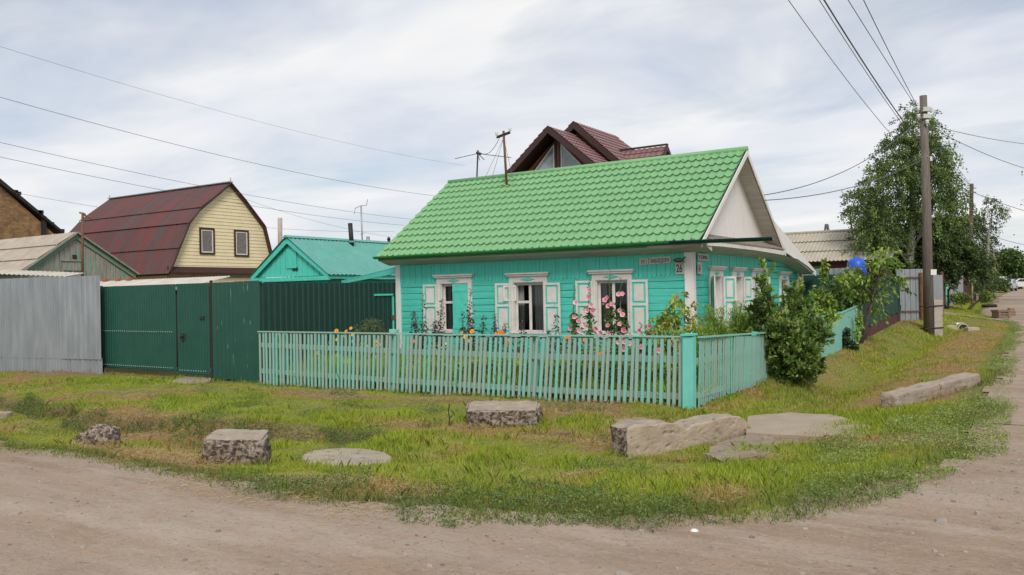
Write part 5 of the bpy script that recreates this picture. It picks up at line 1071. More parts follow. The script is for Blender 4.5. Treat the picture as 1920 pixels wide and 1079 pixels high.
plant_tree('garden_shrub', 'grey green feathery shrub before the dark garden fence', 'bush', (on_y(697, 640, -2.6).x, -2.6, -.3), px_clumps([(697, 612, 26, 16), (680, 622, 18, 14), (716, 624, 18, 14), (700, 640, 30, 18)], (on_y(697, 640, -2.6) - CAM).dot(FWD), .9, .1), 2400, .055, .018, [(.13, .17, .07), (.18, .22, .10), (.08, .11, .045)], .02, None, .1, .2, 3, 0, seed=13)
plant_tree('maple_sapling', 'yellow green young maple against the house corner behind the fence', 'tree', (on_y(1262, 640, -1.6).x, -1.6, -.25), px_clumps([(1266, 552, 10, 5), (1265, 570, 12, 8), (1250, 588, 16, 8), (1282, 582, 14, 8), (1268, 600, 20, 10), (1240, 612, 20, 9), (1288, 612, 16, 10), (1222, 622, 12, 8), (1262, 625, 26, 10), (1300, 600, 8, 8), (1250, 650, 26, 14), (1285, 650, 20, 14)], (on_y(1262, 640, -1.6) - CAM).dot(FWD), .8, .15), 420, .12, .06, [(.30, .38, .04), (.40, .43, .05), (.22, .31, .04), (.42, .36, .08)], .022, None, .1, .25, 2.4, .75, seed=14, sprays=(60, 12, .28))
for px, ty, y, x_, lab in ((1318, 606, -1.0, .9, 'feathery light green kochia nearest the white corner board'), (1345, 570, -1.2, .9, 'tall feathery kochia under the first side window'), (1380, 565, -.6, 1.0, 'broad feathery kochia beside the big bush'), (1400, 585, .4, 1.0, 'feathery kochia half hidden behind the big bush')):
    p = on_x(px, ty, x_); y = p.y; g = gz1(x_, y); H = p.z - g; t = thing('feathery_plant', lab, 'plant', (x_, y, g)); mb = MB(); Pn = []; Dn = []
    for s in range(24):
        a = random.uniform(0, 6.28); sp = random.uniform(.05, .28); hh = H * random.uniform(.65, 1); top = V3(x_ + sp * math.cos(a), y + sp * math.sin(a), g + hh); b0 = V3(x_, y, g); mb.tube([b0, b0.lerp(top, .5), top], [.008, .005, .002], 4)
        for k in range(260):
            f = .25 + .75 * random.random(); q = b0.lerp(top, f) + V3(random.gauss(0, .035), random.gauss(0, .035), 0); Pn.append(q); Dn.append((random.gauss(0, .6), random.gauss(0, .6), 1))
    build('stem', mb, m_stem, t); n = len(Pn); leaf_obj('foliage', np.array(Pn), np.array(Dn), rdir(n), .075, .015, pal(n, [(.22, .36, .05), (.29, .43, .06), (.17, .29, .045)]), m_leaf, t)
# mixed greenery filling the bed: uncountable
n = 24000; x = RNG.uniform(-8.2, 1.6, n); y = -4.45 + 4.2 * RNG.random(n) ** 1.6; hgt = (.20 + .75 * fbm(x * .8, y * .8, 61)) * (.75 + .25 * sm(-4.5, -3, y)); P0 = np.stack([x, y, gz(x, y) - .02], -1)
D = np.stack([RNG.normal(0, .35, n), RNG.normal(0, .35, n), np.ones(n)], -1); kk = RNG.random(n)
c = np.stack([.26 + .22 * kk, .40 + .25 * kk, .04 + .06 * kk], -1) * (.35 + 1.1 * fbm(x * .9, y * .9, 62))[:, None]
tag(leaf_obj('bed_greenery', P0, D, rdir(n), hgt * RNG.uniform(.5, 1.2, n), RNG.uniform(.015, .04, n), c, m_leaf), 'mixed green leaves filling the flower bed behind the pickets', 'plants', kind='stuff')
n = 9000; x = RNG.uniform(-3.2, 1.6, n); y = RNG.uniform(-4.4, -3.0, n); z = gz(x, y) + RNG.random(n) * .55; 
tag(leaf_obj('bed_leaves', np.stack([x, y, z], -1), rdir(n), rdir(n, .8), RNG.uniform(.04, .11, n), RNG.uniform(.03, .06, n), pal(n, GD + G1), m_leaf), 'dark broad leaves low in the bed near the fence corner', 'plants', kind='stuff')
soil = grid_mesh('bed_soil', np.arange(-8.4, 1.72, .3), np.arange(-4.55, 0, .3), lambda x, y: gz(x, y) + .012, [M('dark_soil', (.05, .035, .025), (.08, .06, .04), 9, rough=1, bump=.6)]); tag(soil, None, None, kind='structure')

# ================================================================== POLES AND WIRES
pb = hit(1742, 626); pY = (pb - CAM).dot(FWD); pt = at(1731, 180, pY)
up = thing('utility_pole', 'leaning weathered wooden utility pole strapped to a concrete stub', 'utility pole', pb)
mb = MB(); mb.tube([pb - V3(0, 0, .3), pb.lerp(pt, .5) + V3(.02, 0, 0), pt], [.185, .155, .125], 14); build('timber', mb, m_pole, up, smooth=True)
rt_ = Vector((FWD.y, -FWD.x, 0)); s = pY / FPX
sb = hit(1757, 624); sb = at(1757, 624, pY - .05); st = at(1756, 563, pY - .05); mb = MB(); mb.beam(sb - V3(0, 0, .4), st, .30, .24, tuple(FWD)); build('concrete_stub', mb, m_stub, up, bevel=.015)
mb = MB()
for py in (575, 616):
    a = at(1736, py, pY); b = at(1756, py - 2, pY)
    mb = MB(); mb.tube([a - rt_ * .2 + FWD * .02, a - rt_ * .12 - FWD * .19, b + rt_ * .15 - FWD * .19, b + rt_ * .17 + FWD * .02], .022, 6); build('wire_binding', mb, m_black, up)
mb = MB(); a = at(1746, 511, pY) - FWD * .19; mb.prism([a + rt_ * x + V3(0, 0, z) for x, z in ((-.11, -.10), (.09, -.10), (.10, .10), (-.11, .10))], FWD * .02); build('paper_notice', mb, m_paper, up)
def mini(par, c, sz=1.0):
    mb = MB(); mb.lathe([(0, .09 * sz), (.05 * sz, .08 * sz), (.065 * sz, .04 * sz), (.045 * sz, .02 * sz), (.07 * sz, -.03 * sz), (.03 * sz, -.05 * sz), (.015 * sz, -.12 * sz)], c, 10); return build('insulator', mb, m_porc, par, smooth=True)
for py in (206, 219):
    mb = MB(); a = at(1733, py, pY) - FWD * .15; mb.beam(a - rt_ * .12, a + rt_ * .12, .08, .12, (0, 0, 1)); mb.beam(a - rt_ * .15 - V3(0, 0, .08), a + rt_ * .15 - V3(0, 0, .08), .12, .03); build('insulator_bracket', mb, m_sign, up)
for dx, py in ((-.22, 205), (.22, 205), (-.20, 219), (.2, 219), (0, 232)): mini(up, at(1733, py, pY) + rt_ * dx - FWD * (.2 if dx == 0 else .0), 1.1)
mb = MB(); a = at(1735, 295, pY); mb.tube([a - rt_ * .17 + V3(0, 0, -.0), a - FWD * .16 + V3(0, 0, .02), a + rt_ * .16], .012, 6); mb.beam(a + rt_ * .15 - FWD * .12, a + rt_ * .15 - FWD * .12 - V3(0, 0, .16), .07, .05); build('steel_band', mb, m_porc, up)
def pole(name, lab, px, py0, py1, Y, r, mat, ins=True):
    a, b = at(px[0], py0, Y), at(px[1], py1, Y); t = thing(name, lab, 'utility pole', (a.x, a.y, a.z)); mb = MB(); mb.tube([(a.x, a.y, a.z - .3), b], [r, r * .75], 10); build('timber', mb, mat, t, smooth=True)
    if ins:
        mb = MB(); k = Y / FPX
        for i in (1, 2): mb.tube([b - V3(0, 0, i * 8 * k) - rt_ * .3, b - V3(0, 0, i * 8 * k) + rt_ * .3], .05, 6)
        build('crossarm', mb, m_stub, t)
    return t
p2 = pole('utility_pole', 'dark second utility pole rising out of the smaller birch', (1818, 1822), 560, 345, 58, .16, m_bark)
mb = MB(); a = at(1818.5, 560, 57.7); b = at(1818.5, 533, 57.7); mb.beam(a, b, .32, .26, tuple(FWD)); build('concrete_stub', mb, m_stub, p2)
pole('utility_pole', 'third pole small and pale far down the street', (1864, 1864), 540, 470, 105, .16, m_stub)
pole('utility_pole', 'faint fourth pole between the trees down the street', (1853, 1853), 545, 440, 80, .15, m_pole)
def gas(lab, px, py0, py1, Y, arm=False):
    a, b = at(px, py0, Y), at(px, py1, Y); t = thing('gas_pipe', lab, 'pipe', a); mb = MB(); mb.tube([a - V3(0, 0, .3), b], .055, 8); build('riser', mb, m_ply, t, smooth=True)
    mb = MB(); mb.tube([b, b + (rt_ * -.3 if arm else FWD * 2)], .05, 8); build('branch', mb, m_ply, t)
gas('yellow gas pipe post beside the turquoise gate', 1771, 582, 516, 44); gas('far yellow gas pipe post with a short arm beside the second pole', 1822, 563, 500, 54, True)
bp = thing('metal_post', 'thin black metal post right of the yellow gas pipe', 'post', at(1778, 580, 43.5)); mb = MB(); mb.tube([at(1778, 582, 43.5), at(1778, 542, 43.5)], .05, 6); build('shaft', mb, m_black, bp)
def wire(name, lab, pts, r=.016, sag=0.0, n=24, grp=None):
    P = []
    for a, b in zip(pts, pts[1:]):
        for i in range(n + (b is pts[-1])):
            f = i / n; P.append(a.lerp(b, f) - V3(0, 0, sag * 4 * f * (1 - f)))
    mb = MB(); mb.tube(P, r, 5); o = build(name, mb, m_wire, None, tuple(P[0])); return tag(o, lab, 'cable', grp)
def W2(lab, a, b, Ya, Yb, r=.016, sag=.0, ext=0):
    A, B = at(*a, Ya), at(*b, Yb)
    if ext: A = A + (A - B) * ext
    return wire('power_cable', lab, [A, B], r, sag)
W2('faint topmost wire crossing the left sky', (-40, 75), (872, 311), 30, 60, .006, .5)
W2('second wire from the top crossing the left sky above the mansard roof', (-40, 171), (818, 368), 26, 48, .009, .4)
W2('wire just above the yellow house ridge', (-40, 258), (776, 412), 26, 48, .008, .3)
W2('wire meeting the dark red mansard ridge', (-40, 286), (758, 423), 26, 48, .008, .3)
W2('low wire passing behind the yellow gable', (30, 362), (740, 434), 40, 60, .008, .6)
W2('short wire sloping down towards the teal roof pipes', (455, 372), (745, 446), 50, 60, .008, .3)
pY0 = pY
for lab, a, b, r in (('leftmost of the wires fanning up from the utility pole', (1478, 0), (1660, 240), .010), ('thin wire beside the thick service cable', (1536, 0), (1686, 225), .010), ('thick service cable running up from the utility pole', (1545, 0), (1694, 228), .020), ('wire right of the thick service cable', (1590, 0), (1706, 183), .010), ('rightmost of the wires fanning up from the utility pole', (1619, 0), (1711, 183), .011)):
    A = at(*a, 20); C = at(1822 + (-4 if b[0] < 1690 else 3), 363 if b[1] > 200 else 353, 57.9); u_ = (b[0] - a[0]) / (1822 - a[0]); YB = 1 / ((1 - u_) / 20 + u_ / 57.9); B = at(*b, YB); tq_ = (YB - 20) / 37.9
    Q = (B - A * (1 - tq_) ** 2 - C * tq_ ** 2) / (2 * tq_ * (1 - tq_)); L_ = [A + (A - Q).normalized() * 14, A + (A - Q).normalized() * 7] + [A * (1 - f) ** 2 + Q * 2 * f * (1 - f) + C * f * f for f in np.linspace(0, 1, 30)]
    mb = MB(); mb.tube(L_, r, 5); tag(build('power_cable', mb, m_wire, None, tuple(C)), lab, 'cable')
gp1 = at(1436, 372, 20.2); gp2 = at(1438, 378, 20.2)
wire('power_cable', 'upper cable from the green gable to the utility pole', [at(1433, 366, 20.6), at(1733, 215, pY0)], .012, .5); wire('power_cable', 'lower cable from the green gable to the utility pole', [at(1433, 376, 20.6), at(1733, 297, pY0)], .012, .3)
wire('power_cable', 'upper cable leaving the pole to the right', [at(1733, 232, pY0), at(2000, 275, 40)], .012, .2); wire('power_cable', 'lower cable leaving the pole to the right', [at(1735, 234, pY0), at(2000, 334, 40)], .012, .3)
wire('power_cable', 'far wire low in the sky past the second pole', [at(1822, 360, 58), at(2000, 415, 60)], .02, .2)
wire('power_cable', 'faint wire above the round far tree', [at(1850, 440, 80), at(2000, 470, 90)], .025, .3)
wire('power_cable', 'thin drop wire from the wire mast to the roof aerial', [on_y(938, 256, 2.3), on_y(897, 284, 2.8)], .008, .25)

# ================================================================== CARS
def make_car(lab, px, py, Y, ang, col, kind='sedan'):
    g = at(px, py, Y); t = thing('parked_car', lab, 'car', (0, 0, 0), 'cars parked along the far street'); m = M('car_paint', col, rough=.25, spec=.6)
    L, Wd = 4.2, 1.66
    if kind == 'van': prof = [(-2.1, .3), (2.1, .3), (2.12, .75), (1.9, .98), (1.25, 1.12), (.75, 1.62), (.3, 1.72), (-1.85, 1.74), (-2.08, 1.55), (-2.12, .9)]
    else: prof = [(-2.1, .3), (2.1, .3), (2.15, .62), (2.0, .85), (1.05, .97), (.35, 1.40), (-.75, 1.44), (-1.4, 1.05), (-2.05, 1.02), (-2.14, .75)]
    mb = MB(); mb.prism([(-Wd / 2, y, z) for y, z in prof], (Wd, 0, 0)); build('body', mb, m, t, bevel=.07)
    gl = M('car_glass', (.02, .025, .03), rough=.08); mb = MB()
    sg_ = [(1.15, 1.12), (.7, 1.58), (-1.7, 1.60), (-1.85, 1.15)] if kind == 'van' else [(.95, .99), (.33, 1.34), (-.7, 1.37), (-1.25, 1.05)]
    for sx in (-1, 1): mb = MB(); mb.prism([(sx * (Wd / 2 + .004), y, z) for y, z in sg_], (sx * .006, 0, 0)); build('side_window', mb, gl, t)
    mb = MB()
    if kind == 'van': mb.prism([(-.62, -2.115, 1.1), (.62, -2.115, 1.1), (.6, -2.1, 1.55), (-.6, -2.1, 1.55)], (0, -.012, 0))
    else: mb.prism([(-.66, -1.33, 1.10), (.66, -1.33, 1.10), (.6, -.84, 1.42), (-.6, -.84, 1.42)], (0, -.02, .03))
    build('rear_window', mb, gl, t); mb = MB(); mb.prism([(-.68, 1.0, 1.02), (.68, 1.0, 1.02), (.6, .42, 1.40), (-.6, .42, 1.40)], (0, .02, .03)) if kind != 'van' else mb.prism([(-.68, 1.22, 1.16), (.68, 1.22, 1.16), (.6, .78, 1.60), (-.6, .78, 1.60)], (0, .02, .02)); build('windscreen', mb, gl, t)
    for sx in (-1, 1):
        for y in (-1.3, 1.32):
            mb = MB(); mb.tube([(sx * .62, y, .31), (sx * (Wd / 2 + .02), y, .31)], .31, 16); wh = build('wheel', mb, m_rub, t); mb = MB(); mb.tube([(sx * (Wd / 2 + .02), y, .31), (sx * (Wd / 2 + .03), y, .31)], .19, 12); build('rim', mb, m_galv, wh)
        z = 1.05 if kind == 'van' else .80
        mb = MB(); mb.box(sx * .68 - .1, sx * .68 + .1, -2.16, -2.10, z - .08, z + .08); build('tail_light', mb, M('tail_light', (.35, .02, .02), rough=.3), t); mb = MB(); mb.box(sx * .62 - .14, sx * .62 + .14, 2.08, 2.15, .6, .74); build('headlight', mb, m_porc, t)
    mb = MB(); mb.box(-.26, .26, -2.17, -2.13, .5, .62); build('number_plate', mb, m_porc, t); mb = MB(); mb.box(-.82, .82, -2.2, -2.05, .32, .46); mb.box(-.82, .82, 2.05, 2.19, .32, .46); build('bumper', mb, m_black, t)
    t.location = (g.x, g.y, gz1(g.x, g.y) + .01); t.rotation_euler = (0, 0, ang); return t
make_car('white high backed car nearest on the far street', 1871, 543, 92, rad(4), (.62, .62, .62), 'van'); make_car('silver sedan just ahead of the white high backed car', 1888, 542, 100, rad(-8), (.38, .41, .44)); make_car('dark blue car behind the silver sedan', 1901, 538, 114, rad(-6), (.03, .05, .16)); make_car('white sedan turned across the far street at the right edge', 1915, 540, 112, rad(-55), (.62, .62, .61))
fh = thing('far_house', 'small pale house with a white gable at the far end of the street', 'house', at(1920, 530, 160)); a = at(1922, 512, 160); mb = MB(); mb.box(a.x - 3, a.x + 6, a.y, a.y + 8, 0, a.z + .5); build('wall', mb, m_wht, fh)
mb = MB(); mb.prism([(a.x - 4, a.y - .5, a.z + .4), (a.x + 7, a.y - .5, a.z + .4), (a.x + 1.5, a.y - .5, a.z + 3.2)], (0, 9, 0)); build('roof', mb, m_slatew, fh); mb = MB(); mb.box(a.x - 1, a.x + .4, a.y - .05, a.y + .02, a.z - 1.6, a.z - .3); build('window', mb, m_dark, fh)

# ================================================================== STONES, SLABS, LITTER
def rock(name, lab, cat, c, size, rotz, mat, seed, amp=.05, sub=4, tilt=(0, 0), top=None, group=None, sharp=2.2, taper=.9, rnd=.55):
    bm = bmesh.new(); bmesh.ops.create_cube(bm, size=1); bmesh.ops.subdivide_edges(bm, edges=bm.edges[:], cuts=sub * 6, use_grid_fill=True)
    o3 = Vector((seed * 3.7, seed * 1.3, seed * 2.1)); tp = []
    for v in bm.verts:
        p = v.co.copy(); q = Vector((p.x * size[0], p.y * size[1], p.z * size[2])); e = max(abs(p.x), abs(p.y)) * 2
        k = 1 - (1 - taper) * (p.z + .5); q.x *= k; q.y *= k
        l = (abs(p.x * 2) ** 8 + abs(p.y * 2) ** 8 + abs(p.z * 2) ** 8) ** (1 / 8); q /= max(l, 1e-6) ** rnd
        d = noise.noise(q * 2.6 + o3) * 1.1 + noise.noise(q * 7 + o3) * .6 + noise.noise(q * 19 + o3) * .42 + noise.noise(q * 45 + o3) * .25 * (top is None or p.z < .42)
        n = Vector((p.x, p.y, p.z)).normalized(); f = .35 if (top is not None and p.z > .44) else 1.0
        v.co = q + n * d * amp * f
    me = bpy.data.meshes.new(name); bm.to_mesh(me); bm.free(); me.materials.append(mat)
    if top is not None:
        me.materials.append(top)
        for p in me.polygons:
            if p.normal.z > .75 or (p.normal.z > .35 and False): p.material_index = 1
    for p in me.polygons: p.use_smooth = True
    ob_ = put(bpy.data.objects.new(name, me)); ob_.location = c; ob_.rotation_euler = (tilt[0], tilt[1], rotz); return tag(ob_, lab, cat, group)
VW = rad(33)   # angle that lays an object's long side across the view
def rk(lab, px, py, wpx, hpx, depth, mat, seed, rot=0, name='concrete_block', cat='concrete block', **kw):
    g = hit(px, py); Y = (g - CAM).dot(FWD); k = Y / FPX; wd, hg = wpx * k, hpx * k; c = g + FWD * depth * .4; c.z = g.z + hg * .5 - .06
    return rock(name, lab, cat, c, (wd, depth, hg + .12), VW + rot, mat, seed, **kw)
rk('rough pebbly concrete block with a flat pale top standing in the grass on the left', 434, 872, 108, 54, .5, m_pebb, 1, .12, top=m_conc, amp=.06, taper=1.0, tilt=(.07, .05), rnd=.72)
rk('low mossy pebbly lump sunk in the grass left of the other blocks', 163, 838, 88, 26, .5, m_pebb, 2, .1, amp=.08, taper=.6, tilt=(0, .16))
rk('long rough concrete block with a flat top lying in front of the picket fence', 943, 803, 142, 38, .75, m_pebb, 3, -.05, top=m_conc, amp=.07, taper=.96, tilt=(.06, 0))
rk('small pale stone at the left edge of the view', 2, 786, 26, 12, .25, m_conc, 4, amp=.03, name='stone', cat='stone')
# big broken slab leaning on edge
g = hit(1185, 868); Y = (g - CAM).dot(FWD); k = Y / FPX
SA, SBp = at(1180, 871, Y + .15), at(1412, 839, Y + 1.25); ux = (SBp - SA); Ls = ux.length; ux.normalize(); uz = V3(0, 0, 1); un = ux.cross(uz).normalized()
prof = [(0, 68), (15, 71), (60, 69), (85, 66), (93, 60), (102, 52), (108, 53), (115, 58), (150, 62), (189, 64), (205, 62), (218, 54), (228, 42), (232, 22)]
bm = bmesh.new(); NF, NH, NT = 130, 44, 12; tops = np.interp(np.linspace(0, 232, NF + 1), [p[0] for p in prof], [p[1] for p in prof]); grid_ = {}
def sp_(i, j, l):
    f = i / NF; h = -14 + (tops[i] + 14) * j / NH; th = .34 * l / NT; p = SA + ux * (f * Ls) + uz * (h * k) + un * (-th) + uz * (h * k * .12 * f)
    rd = .022 * ((1 if j == NH else 0) + (1 if i in (0, NF) else 0)); p += un * (rd if l == NT else -rd if l == 0 else 0)
    q = p * 1.0; big = noise.noise(q * 2.1) * .010 + noise.noise(q * 9) * .005 + noise.noise(q * 27) * .005 + noise.noise(q * 60) * .003
    rough_ = .9 if (j >= NH - 1 or i <= 1 or i >= NF - 1) else .18
    pit = max(0, noise.noise(q * 13 + V3(3, 3, 3)) - .36) * .07 if l == 0 else 0
    crk = .007 * math.exp(-((f - (.60 + .05 * math.sin(h * .12) + .02 * noise.noise(q * 7))) / .006) ** 2) if l == 0 and h > 25 else 0
    return p + Vector((noise.noise(q * 6), noise.noise(q * 6 + V3(5, 2, 1)), noise.noise(q * 6 + V3(2, 7, 4)))) * .026 * rough_ + un * big - un * (pit + crk)
un = -un if un.dot(FWD) > 0 else un
def gv(i, j, l):
    if (i, j, l) not in grid_: grid_[i, j, l] = bm.verts.new(sp_(i, j, l))
    return grid_[i, j, l]
for i in range(NF):
    for j in range(NH):
        for l in (0, NT): f_ = bm.faces.new([gv(i, j, l), gv(i + 1, j, l), gv(i + 1, j + 1, l), gv(i, j + 1, l)]); f_.material_index = 0
    for l in range(NT):
        f_ = bm.faces.new([gv(i, NH, l), gv(i + 1, NH, l), gv(i + 1, NH, l + 1), gv(i, NH, l + 1)]); f_.material_index = 2
for i in (0, NF):
    for j in range(NH):
        for l in range(NT): f_ = bm.faces.new([gv(i, j, l), gv(i, j + 1, l), gv(i, j + 1, l + 1), gv(i, j, l + 1)]); f_.material_index = 1
bmesh.ops.recalc_face_normals(bm, faces=bm.faces); c0 = SA + ux * Ls * .5
for v in bm.verts: v.co -= c0
me = bpy.data.meshes.new('concrete_slab'); bm.to_mesh(me); bm.free()
for m_ in (m_slabc, m_pebb, m_conc): me.materials.append(m_)
me.polygons.foreach_set('use_smooth', [True] * len(me.polygons))
o = put(bpy.data.objects.new('concrete_slab', me)); o.location = c0; tag(o, 'big broken concrete slab standing on edge with a dark pebbly left end', 'concrete slab')
slab('concrete_slab', 'flat rough slab lying in front of the right end of the big broken slab', 'concrete slab', [(1318, 868), (1345, 846), (1400, 832), (1470, 826), (1540, 834), (1530, 846), (1480, 852), (1420, 860), (1360, 872)], .16, M('brown_concrete', (.32, .255, .195), (.22, .175, .135), 7, rough=1, bump=.7, c3=(.11, .09, .07), s3=16, t3=.6), None, .03)
slab('footbridge_slab', 'wide sandy slab laid flat across the ditch behind the big broken slab', 'slab', [(1400, 832), (1402, 800), (1480, 795), (1560, 798), (1640, 804), (1678, 814), (1640, 822), (1500, 828)], .12, M('sandy_concrete', (.37, .30, .225), (.31, .25, .185), 3, rough=1, bump=.3), None, .015)
slab('concrete_slab', 'narrow pale slab edge behind the big broken slab', 'concrete slab', [(1270, 796), (1290, 786), (1380, 777), (1395, 783), (1330, 794)], .12, m_conc)
slab('concrete_slab', 'thin grey slab lying flat in the grass before the picket fence', 'concrete slab', [(1118, 800), (1135, 790), (1185, 788), (1250, 790), (1230, 799)], .1, m_conc)
slab('brick_plate', 'reddish brown flat plate sunk in the grass between the blocks', 'slab', [(1030, 818), (1036, 800), (1062, 796), (1100, 797), (1096, 808), (1064, 819)], .1, M('red_brown_plate', (.26, .15, .10), (.18, .11, .08), 6, rough=1, bump=.5))
dc = hit(651, 866); rD = 84 * (dc - CAM).dot(FWD) / FPX; mb = MB(); rr_ = [(0, .075), (rD * .6, .072), (rD * .93, .066), (rD * .985, .052), (rD, .02), (rD, -.12)]
mb.lathe(rr_, dc, 40); dm_ = build('manhole_cover', mb, M('disc_concrete', (.40, .335, .26), (.31, .26, .205), 4, rough=.95, bump=.4, c3=(.19, .16, .125), s3=9, t3=.60), None, tuple(dc), smooth=True); dm_.scale = (1, 1, 1); dm_.rotation_euler = (rad(-2.5), rad(3), 0)
for v in dm_.data.vertices: q_ = v.co; w_ = 1 + .035 * noise.noise(Vector((q_.x, q_.y, 0)) * 4); v.co = Vector((q_.x * w_, q_.y * w_, q_.z + .006 * noise.noise(q_ * 9)))
tag(dm_, 'round pale concrete disc tilted in the grass by the road', 'concrete disc')
a, b = hit(1676, 768), hit(1818, 724); bm_ = b - a
o = rock('concrete_beam', 'long pale concrete beam lying on the dry grass beside the side street', 'concrete beam', (a + b) / 2 + V3(0, .05, .07), (bm_.length + .3, .28, .30), math.atan2(bm_.y, bm_.x), m_slabc, 9, amp=.026, sub=5, tilt=(0, -math.asin((b.z - a.z) / bm_.length) * .6), taper=1.0); o.data.materials.clear(); o.data.materials.append(m_conc)
# culvert, stones and boxes down the side street
c = hit(1806, 619); Yc = (c - CAM).dot(FWD)
cv = thing('culvert_pipe', 'open concrete culvert pipe end in the grassy ditch past the utility pole', 'pipe', c); mb = MB(); ax = Vector((-.15, 1, 0)).normalized(); cc = c + V3(0, .1, .06)
for rr, mt, nm in ((9.5 * Yc / FPX, m_stub, 'pipe_wall'), (7.5 * Yc / FPX, m_dark, 'pipe_bore')):
    mb = MB(); mb.tube([cc, cc + ax * 1.2], rr, 18, cap=(nm == 'pipe_bore')); 
    if nm == 'pipe_wall':
        m0 = MB(); A_2 = [(.27, .21)]; bb = ax.cross(V3(0, 0, 1)).normalized(); ring = []
        for q in range(18): an = q * math.pi / 9; ring.append([cc - ax * .012 + (bb * math.cos(an) + V3(0, 0, 1) * math.sin(an)) * r0 for r0 in (rr, rr * .76)])
        ring.append(ring[0]); mb.grid(ring)
    else: pass
    build(nm, mb, mt, cv, smooth=False)
rk('white broken stone beside the culvert mouth', 1797, 613, 8, 7, .2, m_paper, 11, name='stone', cat='stone', amp=.02)
rk('pale curved concrete shard left of the culvert', 1786, 617, 22, 6, .3, m_stub, 12, name='concrete_shard', cat='stone', amp=.02)
rk('pale concrete shard right of the culvert', 1826, 620, 24, 6, .3, m_stub, 13, name='concrete_shard', cat='stone', amp=.02)
bx_ = hit(1883, 598); wb = thing('wooden_crate', 'weathered wooden crate of rough boards at the roadside', 'crate', bx_); Yb = (bx_ - CAM).dot(FWD); k = Yb / FPX
def cr(mb, x0, x1, y0, y1, z0, z1):
    P = [bx_ + rt_ * x * k + FWD * y + V3(0, 0, z * k) for x in (x0, x1) for y in (y0, y1) for z in (z0, z1)]; mb.add(P, [(0, 1, 3, 2), (4, 6, 7, 5), (0, 4, 5, 1), (2, 3, 7, 6), (0, 2, 6, 4), (1, 5, 7, 3)])
mw = M('crate_wood', (.26, .18, .13), (.18, .12, .09), 6, rough=.95, bump=.4)
mb = MB(); cr(mb, -11, 11, 0, .5, 1.5, 13); build('box_body', mb, mw, wb); mb = MB(); cr(mb, -12, 12, -.06, .55, 13, 16.5); build('lid', mb, mw, wb); mb = MB(); cr(mb, -11, -7, -.05, .0, -1, 13); cr(mb, 7, 11, -.05, .0, -1, 13); cr(mb, -7, 7, -.04, 0, 8, 10.5); build('front_board', mb, mw, wb)
rk('rough stump standing just behind the wooden crate', 1899, 594, 11, 16, .3, mw, 15, name='stump', cat='stump', amp=.03)
ty = hit(1855, 577); tt = thing('old_tyre', 'black old tyre lying flat at the road edge', 'tyre', ty); mb = MB(); R_, r_ = .34, .10
mb.grid([[ty + V3((R_ + r_ * math.cos(b)) * math.cos(a), (R_ + r_ * math.cos(b)) * math.sin(a), .1 + r_ * math.sin(b)) for b in np.linspace(0, 2 * math.pi, 11)] for a in np.linspace(0, 2 * math.pi, 25)]); build('tread', mb, m_rub, tt, smooth=True); mb = MB(); mb.lathe([(.24, .05), (.21, .10), (.24, .15)], ty, 20); build('inner_rim', mb, m_black, tt)
wc = hit(1302, 1000); mb = MB(); mb.lathe([(0, .014), (.016, .013), (.028, .006), (.03, -.003)], wc + V3(0, 0, .012), 14); o = build('plastic_lid', mb, m_porc, None, tuple(wc), smooth=True); o.rotation_euler = (rad(25), 0, .4); tag(o, 'small white plastic lid lying on the dirt by the grass edge', 'litter')
tw = hit(842, 800); mb = MB(); mb.tube([tw, tw + V3(.01, 0, .12), tw + V3(-.01, 0, .22), tw + V3(.02, 0, .33)], .008, 5); mb.tube([tw + V3(.01, 0, .12), tw + V3(.06, 0, .16)], .006, 4); tag(build('bare_twig', mb, m_black, None, tuple(tw)), 'thin bare dark twig sticking up left of the long concrete block', 'twig')
def chip(n, x0, x1, y0, y1, s0, s1, name, mat, dens=None):
    mb = MB()
    x = RNG.uniform(x0, x1, n); y = RNG.uniform(y0, y1, n); d = edge_d(x, y); keep = (d < .05)
    if dens is not None: keep &= RNG.random(n) < dens(x, y)
    for xx, yy in zip(x[keep], y[keep]):
        s = random.uniform(s0, s1) * (random.random() ** 1.5 + .3); z = float(rz(xx, yy)); k = random.randint(5, 7); a0 = random.uniform(0, 6); e = random.uniform(.5, 1)
        ring = [(xx + s * math.cos(a0 + 6.283 * i / k) * random.uniform(.7, 1.1), yy + s * e * math.sin(a0 + 6.283 * i / k) * random.uniform(.7, 1.1)) for i in range(k)]
        vs = [(p, q, z - .005) for p, q in ring] + [(xx + (p - xx) * .75, yy + (q - yy) * .75, z + s * random.uniform(.2, .5)) for p, q in ring]
        mb.add(vs, [tuple(range(k, 2 * k))] + [(i, (i + 1) % k, (i + 1) % k + k, i + k) for i in range(k)])
    return build(name, mb, mat)
m_grav = M('gravel_stone', (.40, .34, .28), (.22, .19, .165), 3, rough=1, bump=.3); m_gravd = M('dark_gravel_stone', (.16, .13, .115), (.26, .22, .19), 4, rough=1)
gd = lambda x, y: .25 + .9 * sm(.45, .65, fbm(x * .7, y * .7, 91)) * sm(1.5, 5, x)
tag(chip(15000, -8, 11, -16.5, -5, .005, .026, 'gravel', m_grav, gd), 'small pale stones scattered over the dirt road', 'gravel', kind='stuff'); tag(chip(9000, -8, 11, -16.5, -5, .005, .022, 'dark_gravel', m_gravd, gd), 'small dark stones scattered over the dirt road', 'gravel', kind='stuff')
tag(chip(420, 3.5, 10.5, -15.5, -6, .02, .055, 'flat_stones', m_grav, gd), 'flat pale stones lying in the dirt at the street corner', 'gravel', kind='stuff')
tag(chip(2500, 5.5, 12, -5, 30, .01, .035, 'street_gravel', m_grav, gd), 'small stones scattered over the side street', 'gravel', kind='stuff')
